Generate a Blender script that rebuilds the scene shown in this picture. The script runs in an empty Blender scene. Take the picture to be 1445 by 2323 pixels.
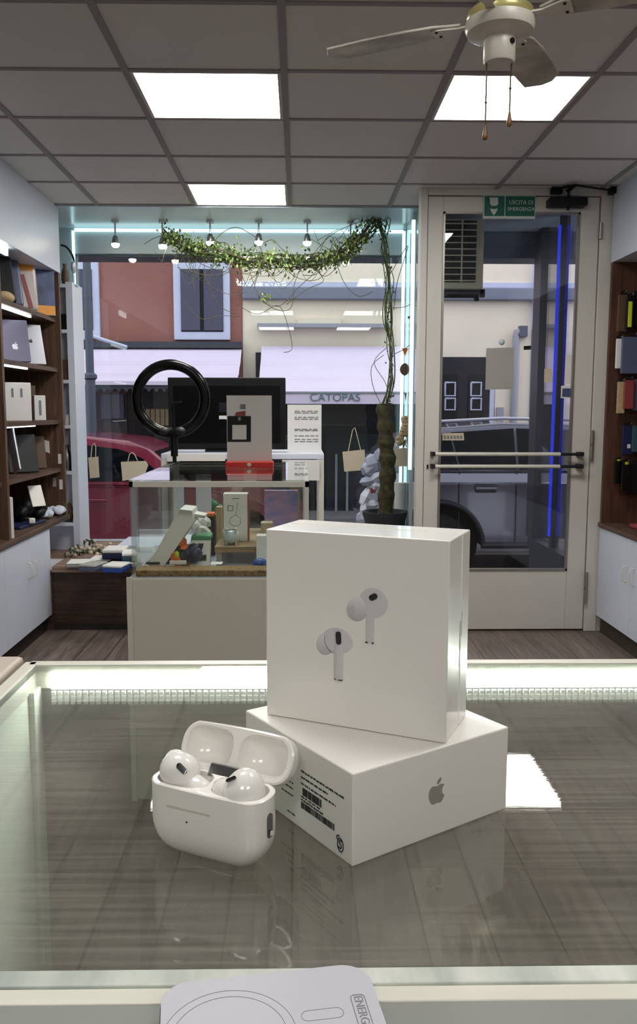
import bpy, bmesh, math, random
from mathutils import Vector, Matrix, Euler
from math import sin, cos, pi, radians as R, sqrt, atan2
random.seed(7)
C = bpy.context.scene.collection
SC = bpy.context.scene
EYE = Vector((0, 0, 1.33))
F_PX, CX, CY = 1895.2, 710.5, 1161.5
PITCH, YAW, ROLL = R(6.96), R(0.976), R(0.085)

# ------------------------------------------------------------------ camera
fw = Vector((sin(YAW)*cos(PITCH), cos(YAW)*cos(PITCH), -sin(PITCH)))
rt0 = Vector((cos(YAW), -sin(YAW), 0)); up0 = rt0.cross(fw)
rt = rt0*cos(ROLL) + up0*sin(ROLL); up = up0*cos(ROLL) - rt0*sin(ROLL)
cd = bpy.data.cameras.new('camera'); cam = bpy.data.objects.new('camera', cd); C.objects.link(cam)
M = Matrix((rt, up, -fw)).transposed().to_4x4(); M.translation = EYE
cam.matrix_world = M
cd.sensor_width = 36; cd.sensor_fit = 'AUTO'; cd.lens = 36*F_PX/2323
cd.shift_x = (722.5-CX)/2323; cd.clip_start = 0.02; cd.clip_end = 200
SC.camera = cam

def ray(u, v): return fw + rt*((u-CX)/F_PX) + up*((CY-v)/F_PX)
def PX(u, v, X): d = ray(u, v); return EYE + d*(X/d.x)
def PY(u, v, Y): d = ray(u, v); return EYE + d*(Y/d.y)
def PZ(u, v, Z): d = ray(u, v); return EYE + d*((Z-EYE.z)/d.z)

# ------------------------------------------------------------------ mesh builder
class MB:
    def __init__(s): s.v = []; s.f = []
    def add(s, vs, fs):
        o = len(s.v); s.v += [Vector(v) for v in vs]; s.f += [tuple(i+o for i in f) for f in fs]; return s
    def box(s, a, b):
        x0, x1 = sorted((a[0], b[0])); y0, y1 = sorted((a[1], b[1])); z0, z1 = sorted((a[2], b[2]))
        return s.add([(x0,y0,z0),(x1,y0,z0),(x1,y1,z0),(x0,y1,z0),(x0,y0,z1),(x1,y0,z1),(x1,y1,z1),(x0,y1,z1)],
                     [(0,3,2,1),(4,5,6,7),(0,1,5,4),(1,2,6,5),(2,3,7,6),(3,0,4,7)])
    def obox(s, c, sx, sy, sz, rot=None):
        m = rot.to_matrix() if isinstance(rot, Euler) else (rot if rot is not None else Matrix.Identity(3))
        c = Vector(c); vs = []
        for z in (-1, 1):
            for x, y in ((-1,-1),(1,-1),(1,1),(-1,1)): vs.append(c + m @ Vector((x*sx/2, y*sy/2, z*sz/2)))
        return s.add(vs, [(0,3,2,1),(4,5,6,7),(0,1,5,4),(1,2,6,5),(2,3,7,6),(3,0,4,7)])
    def tube(s, pts, r, n=8, cap=True):
        pts = [Vector(p) for p in pts]; rs = r if isinstance(r, (list, tuple)) else [r]*len(pts)
        o = len(s.v); prev = None
        for i, p in enumerate(pts):
            t = (pts[min(i+1, len(pts)-1)] - pts[max(i-1, 0)])
            t = t.normalized() if t.length > 1e-9 else Vector((0,0,1))
            if prev is None:
                a = Vector((0,0,1)) if abs(t.z) < .9 else Vector((1,0,0))
                x = t.cross(a).normalized()
            else:
                x = prev - t*prev.dot(t); x = x.normalized() if x.length > 1e-6 else t.orthogonal().normalized()
            prev = x; y = t.cross(x)
            for k in range(n):
                an = 2*pi*k/n; s.v.append(p + (x*cos(an) + y*sin(an))*rs[i])
        for i in range(len(pts)-1):
            for k in range(n):
                k2 = (k+1) % n
                s.f.append((o+i*n+k, o+i*n+k2, o+(i+1)*n+k2, o+(i+1)*n+k))
        if cap:
            s.f.append(tuple(o+k for k in reversed(range(n)))); m = o+(len(pts)-1)*n; s.f.append(tuple(m+k for k in range(n)))
        return s
    def cyl(s, a, b, r, n=20): return s.tube([a, b], r, n)
    def lathe(s, prof, c, n=28, ax=None):
        m = ax if ax is not None else Matrix.Identity(3); c = Vector(c); o = len(s.v)
        for r, z in prof:
            for k in range(n):
                an = 2*pi*k/n; s.v.append(c + m @ Vector((r*cos(an), r*sin(an), z)))
        for i in range(len(prof)-1):
            for k in range(n):
                k2 = (k+1) % n; s.f.append((o+i*n+k, o+i*n+k2, o+(i+1)*n+k2, o+(i+1)*n+k))
        s.f.append(tuple(o+k for k in reversed(range(n)))); q = o+(len(prof)-1)*n; s.f.append(tuple(q+k for k in range(n)))
        return s
    def ell(s, c, r, rot=None, n=20, m=12):
        q = rot.to_matrix() if isinstance(rot, Euler) else (rot if rot is not None else Matrix.Identity(3)); c = Vector(c); o = len(s.v)
        for i in range(1, m):
            th = pi*i/m
            for k in range(n):
                an = 2*pi*k/n
                s.v.append(c + q @ Vector((r[0]*sin(th)*cos(an), r[1]*sin(th)*sin(an), r[2]*cos(th))))
        for i in range(m-2):
            for k in range(n):
                k2 = (k+1) % n; s.f.append((o+i*n+k, o+(i+1)*n+k, o+(i+1)*n+k2, o+i*n+k2))
        t = len(s.v); s.v.append(c + q @ Vector((0,0,r[2]))); s.v.append(c + q @ Vector((0,0,-r[2])))
        for k in range(n):
            k2 = (k+1) % n; s.f.append((t, o+k, o+k2)); b = o+(m-2)*n; s.f.append((t+1, b+k2, b+k))
        return s
    def prism(s, poly, o3, ax, ay, az):
        """polygon (x, y) in the plane ax, ay at o3, extruded along the vector az"""
        o3 = Vector(o3); ax = Vector(ax); ay = Vector(ay); az = Vector(az); n = len(poly); o = len(s.v)
        for k in (0, 1):
            for x, y in poly: s.v.append(o3 + ax*x + ay*y + az*k)
        s.f.append(tuple(o+i for i in reversed(range(n)))); s.f.append(tuple(o+n+i for i in range(n)))
        for i in range(n):
            j = (i+1) % n; s.f.append((o+i, o+j, o+n+j, o+n+i))
        return s
    def loft(s, rings, closed=True, caps=True):
        o = len(s.v); n = len(rings[0])
        for r in rings: s.v += [Vector(p) for p in r]
        for i in range(len(rings)-1):
            for k in range(n if closed else n-1):
                k2 = (k+1) % n; s.f.append((o+i*n+k, o+i*n+k2, o+(i+1)*n+k2, o+(i+1)*n+k))
        if caps:
            s.f.append(tuple(o+k for k in reversed(range(n)))); q = o+(len(rings)-1)*n; s.f.append(tuple(q+k for k in range(n)))
        return s
    def build(s, name, mat, parent=None, smooth=None, bevel=0, seg=2, origin=None):
        if parent is not None: org = wloc(parent)
        elif origin is not None: org = Vector(origin)
        else:
            xs = [p.x for p in s.v]; ys = [p.y for p in s.v]; zs = [p.z for p in s.v]
            org = Vector(((min(xs)+max(xs))/2, (min(ys)+max(ys))/2, min(zs)))
        me = bpy.data.meshes.new(name)
        bm = bmesh.new()
        vs = [bm.verts.new(p-org) for p in s.v]
        for f in s.f:
            try: bm.faces.new([vs[i] for i in f])
            except ValueError: pass
        bmesh.ops.recalc_face_normals(bm, faces=bm.faces)
        big = [f for f in bm.faces if len(f.verts) > 4]
        if big: bmesh.ops.triangulate(bm, faces=big)
        bm.to_mesh(me); bm.free()
        me.materials.append(MAT[mat] if isinstance(mat, str) else mat)
        if smooth is not None:
            for p in me.polygons: p.use_smooth = True
            me.set_sharp_from_angle(angle=R(smooth))
        o = bpy.data.objects.new(name, me); C.objects.link(o)
        if parent is not None: o.parent = parent
        else: o.location = org
        if bevel:
            m = o.modifiers.new('bevel', 'BEVEL'); m.width = bevel; m.segments = seg; m.limit_method = 'ANGLE'; m.angle_limit = R(40)
            for p in me.polygons: p.use_smooth = True
            w = o.modifiers.new('wn', 'WEIGHTED_NORMAL'); w.keep_sharp = True
        return o

def wloc(o):
    p = Vector((0,0,0))
    while o is not None: p = p + o.location; o = o.parent
    return p
def thing(name, label, cat, loc=(0,0,0), group=None):
    o = bpy.data.objects.new(name, None); C.objects.link(o); o.location = loc; o.empty_display_size = .05
    o['label'] = label; o['category'] = cat
    if group: o['group'] = group
    return o
def tag(o, label, cat, group=None, kind=None):
    o['label'] = label; o['category'] = cat
    if group: o['group'] = group
    if kind: o['kind'] = kind
    return o
def struct(o): o['kind'] = 'structure'; return o
def lab(o, t): o['label'] = t; return o
def bx(a, b): return MB().box(a, b)
def text(name, body, mat, parent, loc, ax, ay, size, ext=.0004, align='CENTER'):
    cu = bpy.data.curves.new(name, 'FONT'); cu.body = body; cu.size = size; cu.extrude = ext; cu.align_x = align; cu.align_y = 'CENTER'
    o = bpy.data.objects.new(name, cu); C.objects.link(o)
    ax = Vector(ax).normalized(); ay = Vector(ay).normalized(); m = Matrix((ax, ay, ax.cross(ay))).transposed().to_4x4()
    m.translation = Vector(loc) - (wloc(parent) if parent else Vector((0,0,0)))
    o.matrix_local = m
    bpy.context.view_layer.update(); me = bpy.data.meshes.new_from_object(o); me.materials.clear(); me.materials.append(MAT[mat])
    bpy.data.objects.remove(o); q = bpy.data.objects.new(name, me); C.objects.link(q)
    q.parent = parent; q.matrix_local = m; return q

# ------------------------------------------------------------------ materials
MAT = {}
def s2l(c): return tuple((x/255/12.92 if x/255 <= .04045 else ((x/255+.055)/1.055)**2.4) for x in c) + (1,)
def mat(name, col, rough=.5, metal=0, spec=.5, noise=0, scale=20, coat=0, emit=None, estr=0, stretch=None, bump=0, col2=None, sheen=0):
    m = bpy.data.materials.new(name); m.use_nodes = True; nt = m.node_tree; N = nt.nodes; L = nt.links
    b = N['Principled BSDF']; c = s2l(col)
    b.inputs['Base Color'].default_value = c; b.inputs['Roughness'].default_value = rough; b.inputs['Metallic'].default_value = metal
    b.inputs['Specular IOR Level'].default_value = spec; b.inputs['Coat Weight'].default_value = coat; b.inputs['Coat Roughness'].default_value = .05
    if emit: b.inputs['Emission Color'].default_value = s2l(emit); b.inputs['Emission Strength'].default_value = estr
    if noise or bump or col2:
        tc = N.new('ShaderNodeTexCoord'); mp = N.new('ShaderNodeMapping'); L.new(tc.outputs['Object'], mp.inputs['Vector'])
        if stretch: mp.inputs['Scale'].default_value = stretch
        nz = N.new('ShaderNodeTexNoise'); nz.inputs['Scale'].default_value = scale; nz.inputs['Detail'].default_value = 5; L.new(mp.outputs[0], nz.inputs['Vector'])
        if noise or col2:
            rp = N.new('ShaderNodeValToRGB'); rp.color_ramp.elements[0].position = .3; rp.color_ramp.elements[1].position = .7
            c2 = s2l(col2) if col2 else tuple(x*(1-noise) for x in c[:3]) + (1,)
            rp.color_ramp.elements[0].color = c2; rp.color_ramp.elements[1].color = c
            L.new(nz.outputs['Fac'], rp.inputs[0]); L.new(rp.outputs[0], b.inputs['Base Color'])
        if bump:
            bp = N.new('ShaderNodeBump'); bp.inputs['Strength'].default_value = bump; bp.inputs['Distance'].default_value = .01
            L.new(nz.outputs['Fac'], bp.inputs['Height']); L.new(bp.outputs[0], b.inputs['Normal'])
    MAT[name] = m; return m
def emat(name, col, strength):
    m = bpy.data.materials.new(name); m.use_nodes = True; nt = m.node_tree; nt.nodes.clear()
    e = nt.nodes.new('ShaderNodeEmission'); e.inputs[0].default_value = s2l(col); e.inputs[1].default_value = strength
    o = nt.nodes.new('ShaderNodeOutputMaterial'); nt.links.new(e.outputs[0], o.inputs[0]); MAT[name] = m; return m
def gmat(name, tint, base=.04, rough=0.0, haze=0, hazecol=(200,210,205), scratch=False, gain=.96):
    """thin window glass: clear transmission plus Schlick reflection; haze = dust and scratches on the surface"""
    m = bpy.data.materials.new(name); m.use_nodes = True; nt = m.node_tree; N = nt.nodes; L = nt.links; N.clear()
    t = N.new('ShaderNodeBsdfTransparent'); t.inputs[0].default_value = s2l(tint)
    g = N.new('ShaderNodeBsdfGlossy'); g.inputs['Roughness'].default_value = rough; g.inputs['Color'].default_value = (1,1,1,1)
    lw = N.new('ShaderNodeLayerWeight'); lw.inputs['Blend'].default_value = .5
    p = N.new('ShaderNodeMath'); p.operation = 'POWER'; p.inputs[1].default_value = 5; L.new(lw.outputs['Facing'], p.inputs[0])
    k = N.new('ShaderNodeMath'); k.operation = 'MULTIPLY_ADD'; k.inputs[1].default_value = gain; k.inputs[2].default_value = base; L.new(p.outputs[0], k.inputs[0])
    k.use_clamp = True
    mx = N.new('ShaderNodeMixShader'); L.new(k.outputs[0], mx.inputs[0]); L.new(t.outputs[0], mx.inputs[1]); L.new(g.outputs[0], mx.inputs[2])
    last = mx.outputs[0]
    if haze:
        d = N.new('ShaderNodeBsdfDiffuse'); d.inputs[0].default_value = s2l(hazecol)
        mh = N.new('ShaderNodeMixShader'); L.new(last, mh.inputs[1]); L.new(d.outputs[0], mh.inputs[2]); mh.inputs[0].default_value = haze
        if scratch:
            tc = N.new('ShaderNodeTexCoord'); mp = N.new('ShaderNodeMapping'); L.new(tc.outputs['Object'], mp.inputs[0])
            mp.inputs['Rotation'].default_value = (0, 0, R(-12)); mp.inputs['Scale'].default_value = (5, 260, 1)
            nz = N.new('ShaderNodeTexNoise'); nz.inputs['Scale'].default_value = 1.6; nz.inputs['Detail'].default_value = 6; L.new(mp.outputs[0], nz.inputs['Vector'])
            mp2 = N.new('ShaderNodeMapping'); L.new(tc.outputs['Object'], mp2.inputs[0]); mp2.inputs['Scale'].default_value = (12, 12, 1)
            n2 = N.new('ShaderNodeTexNoise'); n2.inputs['Scale'].default_value = 1; L.new(mp2.outputs[0], n2.inputs['Vector'])
            ml = N.new('ShaderNodeMath'); ml.operation = 'MULTIPLY'; L.new(nz.outputs['Fac'], ml.inputs[0]); L.new(n2.outputs['Fac'], ml.inputs[1])
            mr = N.new('ShaderNodeMapRange'); mr.inputs[1].default_value = .18; mr.inputs[2].default_value = .42; mr.inputs[3].default_value = haze*.5; mr.inputs[4].default_value = haze*2.2
            L.new(ml.outputs[0], mr.inputs[0]); L.new(mr.outputs[0], mh.inputs[0])
            bp = N.new('ShaderNodeBump'); bp.inputs['Strength'].default_value = .02; bp.inputs['Distance'].default_value = .0004
            L.new(nz.outputs['Fac'], bp.inputs['Height']); L.new(bp.outputs[0], g.inputs['Normal'])
        last = mh.outputs[0]
    o = N.new('ShaderNodeOutputMaterial'); L.new(last, o.inputs[0]); MAT[name] = m; return m
def wood(name, c1, c2, axis='X', rough=.45, scale=3, plank=None, coat=0):
    """grain along axis; plank = (width, length) makes floor boards along Y"""
    m = bpy.data.materials.new(name); m.use_nodes = True; nt = m.node_tree; N = nt.nodes; L = nt.links
    b = N['Principled BSDF']; b.inputs['Roughness'].default_value = rough; b.inputs['Coat Weight'].default_value = coat
    tc = N.new('ShaderNodeTexCoord'); mp = N.new('ShaderNodeMapping'); L.new(tc.outputs['Object'], mp.inputs[0])
    s = {'X': (1, 14, 14), 'Y': (14, 1, 14), 'Z': (14, 14, 1)}[axis]; mp.inputs['Scale'].default_value = s
    nz = N.new('ShaderNodeTexNoise'); nz.inputs['Scale'].default_value = scale; nz.inputs['Detail'].default_value = 8; nz.inputs['Distortion'].default_value = .8
    L.new(mp.outputs[0], nz.inputs['Vector'])
    rp = N.new('ShaderNodeValToRGB'); rp.color_ramp.elements[0].position = .32; rp.color_ramp.elements[1].position = .68
    rp.color_ramp.elements[0].color = s2l(c1); rp.color_ramp.elements[1].color = s2l(c2); L.new(nz.outputs['Fac'], rp.inputs[0])
    last = rp.outputs[0]
    if plank:
        m2 = N.new('ShaderNodeMapping'); L.new(tc.outputs['Object'], m2.inputs[0]); m2.inputs['Rotation'].default_value = (0, 0, R(90))
        br = N.new('ShaderNodeTexBrick'); L.new(m2.outputs[0], br.inputs['Vector']); br.inputs['Scale'].default_value = 1
        br.inputs['Brick Width'].default_value = plank[1]; br.inputs['Row Height'].default_value = plank[0]; br.inputs['Mortar Size'].default_value = .003
        br.inputs['Color1'].default_value = (1,1,1,1); br.inputs['Color2'].default_value = (.72,.72,.74,1); br.inputs['Mortar'].default_value = (.25,.25,.25,1)
        mx = N.new('ShaderNodeMix'); mx.data_type = 'RGBA'; mx.blend_type = 'MULTIPLY'; mx.inputs[0].default_value = 1
        L.new(last, mx.inputs[6]); L.new(br.outputs[0], mx.inputs[7]); last = mx.outputs[2]
    L.new(last, b.inputs['Base Color']); MAT[name] = m; return m

mat('tile', (226,223,219), .9, noise=.05, scale=300, bump=.05)
mat('tbar', (150,144,144), .6)
mat('white_paint', (205,200,192), .5, noise=.04, scale=4)
mat('door_white', (214,210,202), .45, noise=.06, scale=3)
mat('panel_white', (212,218,232), .35, noise=.02, scale=2)
mat('laminate', (208,203,190), .4, noise=.02, scale=2)
mat('wall', (190,188,186), .8, noise=.03, scale=5)
mat('soffit', (205,222,230), .18, noise=.05, scale=3)
mat('card_white', (240,237,231), .38, noise=.01, scale=60)
mat('film_white', (240,237,231), .3, coat=.7)
mat('paper', (226,224,222), .7, noise=.03, scale=8)
mat('kraft', (205,192,168), .8, noise=.06, scale=20)
mat('grey_card', (165,162,156), .6, noise=.03, scale=9)
mat('plastic_white', (244,241,236), .16, coat=.3)
mat('bud_white', (243,240,236), .1, coat=.5)
mat('print_grey', (211,207,209), .35)
mat('print_shade', (196,192,194), .35)
def print_mat(name, lo, hi):
    m = mat(name, hi, .35); nt = m.node_tree; N = nt.nodes; L = nt.links
    tc = N.new('ShaderNodeTexCoord'); sp = N.new('ShaderNodeSeparateXYZ'); rp = N.new('ShaderNodeValToRGB'); L.new(tc.outputs['Generated'], sp.inputs[0])
    rp.color_ramp.elements[0].position = .1; rp.color_ramp.elements[1].position = .85; rp.color_ramp.elements[0].color = s2l(lo); rp.color_ramp.elements[1].color = s2l(hi)
    L.new(sp.outputs['Z'], rp.inputs[0]); L.new(rp.outputs[0], N['Principled BSDF'].inputs['Base Color'])
print_mat('print_tip', (186,182,185), (224,221,221))
mat('print_black', (34,36,38), .35)
mat('ink', (40,40,42), .6)
mat('ink_soft', (120,120,122), .6)
mat('logo_grey', (152,149,142), .35)
mat('black', (14,14,16), .5, spec=.3)
mat('black_satin', (8,8,9), .22, spec=.3)
mat('black_gloss', (10,10,12), .08, coat=.5)
mat('screen', (5,5,6), .25, spec=.25)
mat('dark_rubber', (24,24,26), .8)
mat('chrome', (200,200,202), .12, metal=1)
mat('steel', (150,150,152), .3, metal=1)
mat('metal_grey', (150,146,140), .35, metal=.6)
mat('frame_green', (176,190,198), .45, noise=.08, scale=3)
mat('frame_dark', (46,50,58), .45)
mat('header_grey', (96,108,122), .5, noise=.1, scale=2)
mat('rail_white', (214,212,200), .35, noise=.05, scale=30)
mat('rail_worn', (222,224,214), .4, col2=(150,160,155), scale=40, stretch=(1,.25,1))
mat('beige_top', (190,178,166), .45, noise=.03, scale=8)
mat('inner_white', (236,240,230), .4, noise=.02, scale=4)
mat('slate', (138,140,136), .35, noise=.05, scale=14)
mat('phone_white', (192,191,200), .35)
mat('phone_line', (140,138,146), .5)
mat('fan_white', (222,216,204), .3, noise=.03, scale=10)
mat('fan_blade', (226,220,208), .5, col2=(160,156,146), scale=9)
mat('fan_gold', (190,180,120), .3, metal=.3)
wood('knob_wood', (96,62,30), (150,104,56), 'Z', .35, 6)
wood('shelf_wood', (70,50,38), (114,86,68), 'Z', .5, 4)
wood('shelf_wood_y', (58,40,31), (104,80,64), 'Y', .5, 4)
wood('niche_wood', (62,38,28), (98,64,48), 'Z', .5, 4)
wood('sill_wood', (104,82,68), (160,132,112), 'X', .5, 3)
wood('base_wood', (48,35,28), (88,66,54), 'X', .5, 3)
wood('floor_wood', (98,86,79), (138,122,113), 'Y', .45, 3, plank=(.17, 1.3))
wood('pale_wood', (120,98,66), (160,132,92), 'X', .55, 6)
mat('plinth', (62,56,46), .6)
mat('skirt_brown', (40,32,26), .6)
mat('red_plastic', (215,42,36), .3)
mat('red_dull', (138,58,60), .5)
mat('green_sign', (6,92,74), .5)
mat('sign_white', (200,206,200), .6)
mat('orange', (222,110,40), .5)
mat('orange_plastic', (235,160,60), .4)
mat('lime', (200,220,40), .4)
mat('sign_teal', (88,120,124), .6)
mat('navy', (28,36,74), .4)
mat('blue', (40,80,160), .4)
mat('bag_grey', (168,176,198), .7, noise=.15, scale=14)
mat('bluegrey', (84,92,120), .4)
mat('teal', (44,82,92), .5)
mat('green', (70,140,96), .6)
mat('brown', (92,70,50), .6, noise=.2, scale=20)
mat('sleeve_print', (196,150,170), .4, col2=(96,116,180), scale=12, stretch=(1,1,2))
mat('tan', (190,165,125), .7, noise=.2, scale=40)
mat('purplegrey', (92,90,112), .35, metal=.3)
mat('silver', (190,190,200), .3, metal=.35)
mat('photo_print', (92,108,150), .4, col2=(50,58,92), scale=9)
mat('pink', (200,140,150), .6)
mat('cloth_white', (206,212,228), .8, noise=.15, scale=14)
mat('bag_film', (200,190,185), .25, noise=.15, scale=16)
mat('wicker', (168,134,84), .7, col2=(88,62,32), scale=90)
mat('moss', (70,66,36), .95, col2=(34,28,16), scale=30, bump=.8)
mat('vine', (70,84,44), .7)
mat('vine_brown', (92,82,62), .8)
mat('leaf', (158,178,98), .55, col2=(92,118,56), scale=40)
mat('leaf_dark', (62,78,48), .6, noise=.3, scale=40)
mat('pot', (36,42,46), .5)
mat('brick_red', (150,100,90), .9, noise=.12, scale=1.2, bump=.2)
mat('beige_wall', (240,229,206), .9, noise=.08, scale=1.5, bump=.15)
mat('pale_beige', (232,222,200), .9, noise=.04, scale=2)
mat('stone_blue', (198,204,226), .8, noise=.06, scale=5)
mat('shutter', (72,72,92), .6, noise=.05, scale=6)
mat('awning', (228,214,234), .8, noise=.05, scale=3)
mat('awning_dark', (60,62,70), .8)
mat('shop_dark', (30,30,38), .25)
mat('shop_brown', (62,46,48), .5)
mat('cornice', (120,126,140), .8)
mat('asphalt', (84,82,90), .9, noise=.15, scale=6)
mat('road_paint', (190,190,200), .8)
mat('pavement', (120,118,122), .9, noise=.1, scale=3)
mat('post_grey', (78,84,98), .5)
mat('pipe_grey', (150,152,160), .5)
mat('car_red', (134,24,54), .22, coat=.8)
mat('car_silver', (88,90,102), .22, metal=.35, coat=.8)
mat('car_glass', (8,12,18), .06, spec=.22)
mat('car_trim', (30,32,38), .5)
mat('tyre', (20,20,24), .8)
mat('rim', (120,122,130), .3, metal=.7)
mat('ac_cream', (196,190,170), .6)
mat('ac_dark', (24,34,34), .6)
mat('bottle_blue', (96,150,190), .2)
mat('glassware', (200,214,214), .08, coat=.5)
mat('bulb_off', (220,220,210), .3)
gmat('glass', (247,251,250), .03)
gmat('door_glass', (246,247,250), .03)
gmat('case_glass', (247,250,248), .04)
gmat('counter_glass', (238,240,237), .06, haze=.06, hazecol=(206,200,190), scratch=True, gain=.9)
gmat('front_glass', (243,246,244), .04, haze=.035, hazecol=(210,220,212))
emat('panel_light', (255,253,248), 14)
emat('panel_light_dim', (255,253,248), 9)
emat('led_cool', (198,244,248), 1.0)
emat('led_white', (246,255,246), 20)
emat('led_shelf', (240,248,250), 3)
emat('led_blue', (50,70,245), .38)
emat('spot_light', (255,250,225), 25)

# ------------------------------------------------------------------ the room
ZC = 2.585
COLS = [-2.43,-1.84,-1.24,-.645,-.055,.56,1.125,1.72,2.32]
ROWS = [3.288-.525*k for k in range(12,0,-1)] + [3.288,3.81,4.352,4.844,5.35]
struct(bx((-2.05,-3,-.1),(2.35,5.0,0)).build('floor', 'floor_wood'))
struct(bx((-2.05,-3,ZC),(2.35,5.36,ZC+.12)).build('ceiling', 'tile'))
ceil = bpy.data.objects['ceiling']
g = MB()
for x in COLS[1:-1]: g.box((x-.013,-3,ZC-.006),(x+.013,5.355,ZC+.001))
for y in ROWS: g.box((-2.05,y-.011,ZC-.005),(2.35,y+.011,ZC+.001))
g.build('grid_bars', 'tbar', ceil)
struct(bx((-2.05,-3,0),(-1.96,6.05,ZC)).build('wall_left', 'wall'))
struct(bx((2.25,-3,0),(2.35,4.92,ZC)).build('wall_right', 'wall'))
struct(bx((-2.05,-3.1,0),(2.35,-3,ZC)).build('wall_back', 'wall'))
struct(bx((1.80,4.93,0),(2.25,5.0,ZC)).build('wall_front', 'white_paint'))

def ceiling_panel(x0, x1, y0, y1, label, m='panel_light'):
    t = thing('ceiling_light', label, 'ceiling light', ((x0+x1)/2,(y0+y1)/2,ZC-.004), 'square light panels in the ceiling')
    bx((x0+.026,y0+.022,ZC-.005),(x1-.026,y1-.022,ZC+.0)).build('diffuser', m, t)
    f = MB()
    f.box((x0+.013,y0+.011,ZC-.006),(x0+.026,y1-.011,ZC)); f.box((x1-.026,y0+.011,ZC-.006),(x1-.013,y1-.011,ZC))
    f.box((x0+.026,y0+.011,ZC-.006),(x1-.026,y0+.022,ZC)); f.box((x0+.026,y1-.022,ZC-.006),(x1-.026,y1-.011,ZC))
    f.build('frame', 'white_paint', t)
ceiling_panel(COLS[3],COLS[4],3.288,3.81,'lit square ceiling panel beside the fan, farther from its pull chains')
ceiling_panel(COLS[5],COLS[6],3.288,3.81,'lit square ceiling panel behind the pull chains of the fan')
ceiling_panel(COLS[3],COLS[4],4.844,5.35,'small looking lit ceiling panel just in front of the shop window')
for x0, x1 in ((COLS[3],COLS[4]),(COLS[5],COLS[6])):
    for y0 in (ROWS[7], ROWS[3]):
        ceiling_panel(x0, x1, y0, y0+.525, 'lit ceiling panel over the back of the shop behind the counter', 'panel_light_dim')

# shop window recess
struct(bx((-2.05,5.36,ZC-.012),(2.9,6.1,ZC+.12)).build('trim_1', 'soffit'))        # soffit of the window recess and porch
win = struct(bx((-1.68,5.97,.30),(-1.55,6.05,ZC-.012)).build('window_1', 'frame_green'))
f = MB(); f.box((-1.55,5.97,2.40),(.76,6.05,ZC-.012)); f.box((-1.55,5.97,.30),(.76,6.05,.395))
f.box((.745,5.95,.30),(.80,6.05,ZC-.012)); f.build('window_frame', 'frame_green', win, bevel=.004)
bx((-1.55,6.0,.395),(.745,6.008,2.40)).build('pane', 'glass', win)
lab(bx((-1.54,5.945,2.545),(.72,5.965,2.565)).build('led_strip', 'led_cool', win), 'cool white light strip along the top')
f = MB(); f.box((-1.56,5.95,1.75),(-1.545,5.968,2.55)); f.build('led_strip', 'led_cool', win)
ret = struct(bx((.735,5.02,.39),(.743,5.95,ZC-.015)).build('window_2', 'glass'))
f = MB(); f.box((.725,5.02,.32),(.755,5.95,.39)); f.box((.725,5.45,.39),(.755,5.475,ZC-.015)); f.build('window_frame', 'frame_green', ret)
p = PY(915,620,5.9); bx((p.x-.010,5.89,.45),(p.x+.010,5.91,2.545)).build('led_strip', 'led_cool', ret)
p = PY(944,620,5.35); bx((.70,5.34,.95),(.722,5.36,2.50)).build('led_strip', 'led_cool', ret)
# window bench
bench = struct(MB().box((-1.49,4.97,.355),(.70,5.97,.394)).box((-1.94,5.43,.355),(-1.49,5.97,.394)).build('window_3', 'sill_wood', bevel=.006)); bench.name = 'trim_2'
bx((-1.49,4.995,0),(.70,5.02,.355)).build('front_board', 'base_wood', bench)
bx((-1.49,4.985,0),(.70,4.995,.03)).build('skirting', 'skirt_brown', bench)
bx((-1.90,4.985,0),(-1.49,5.03,.36)).build('end_board', 'base_wood', bench)

# the door and its frame, 1 m wide, facing the street
YD = 4.92
dr = struct(MB().box((.695,YD,0),(.735,YD+.10,ZC)).box((1.728,YD,0),(1.80,YD+.10,ZC)).box((.735,YD,2.545),(1.728,YD+.10,ZC)).build('door_1', 'door_white', bevel=.003))
leaf = MB(); lx0, lx1, gx0, gx1, gz0, gz1 = .738, 1.722, .825, 1.612, .372, 2.455
leaf.box((lx0,YD+.01,.01),(gx0,YD+.055,2.54)); leaf.box((gx1,YD+.01,.01),(lx1,YD+.055,2.54))
leaf.box((gx0,YD+.01,.01),(gx1,YD+.055,gz0)); leaf.box((gx0,YD+.01,gz1),(gx1,YD+.055,2.54))
leaf = leaf.build('door_leaf', 'door_white', dr, bevel=.003)
bd = MB()
for a, b in (((gx0,gz0),(gx0+.012,gz1)),((gx1-.012,gz0),(gx1,gz1)),((gx0,gz0),(gx1,gz0+.012)),((gx0,gz1-.012),(gx1,gz1))):
    bd.box((a[0],YD+.004,a[1]),(b[0],YD+.03,b[1]))
bd.build('glazing_bead', 'metal_grey', dr)
bx((gx0,YD+.03,gz0),(gx1,YD+.036,gz1)).build('pane', 'door_glass', dr)
for z in (1.075, 1.003):
    h = MB().tube([(.79,YD-.045,z),(1.53,YD-.045,z)], .011, 12).build('push_bar', 'rail_white', dr, smooth=40)
    b = MB().box((.775,YD-.058,z-.012),(.795,YD+.01,z+.012)).tube([(1.53,YD-.045,z),(1.66,YD-.045,z)], .009, 10).box((1.64,YD-.055,z-.012),(1.668,YD+.01,z+.012))
    lab(b.build('bracket', 'dark_rubber', h, smooth=40), 'dark bracket end')
bx((.755,YD+.006,.985),(.765,YD+.012,1.01)).build('keyhole', 'black', dr)
for z in (.22, .32, 1.09, 1.17, 2.35):
    MB().cyl((1.725,YD-.012,z-.045),(1.725,YD-.012,z+.045), .011, 12).build('hinge', 'metal_grey', dr, smooth=40)
bx((.735,YD+.02,0),(1.728,YD+.12,.012)).build('threshold', 'skirt_brown', dr)

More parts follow.
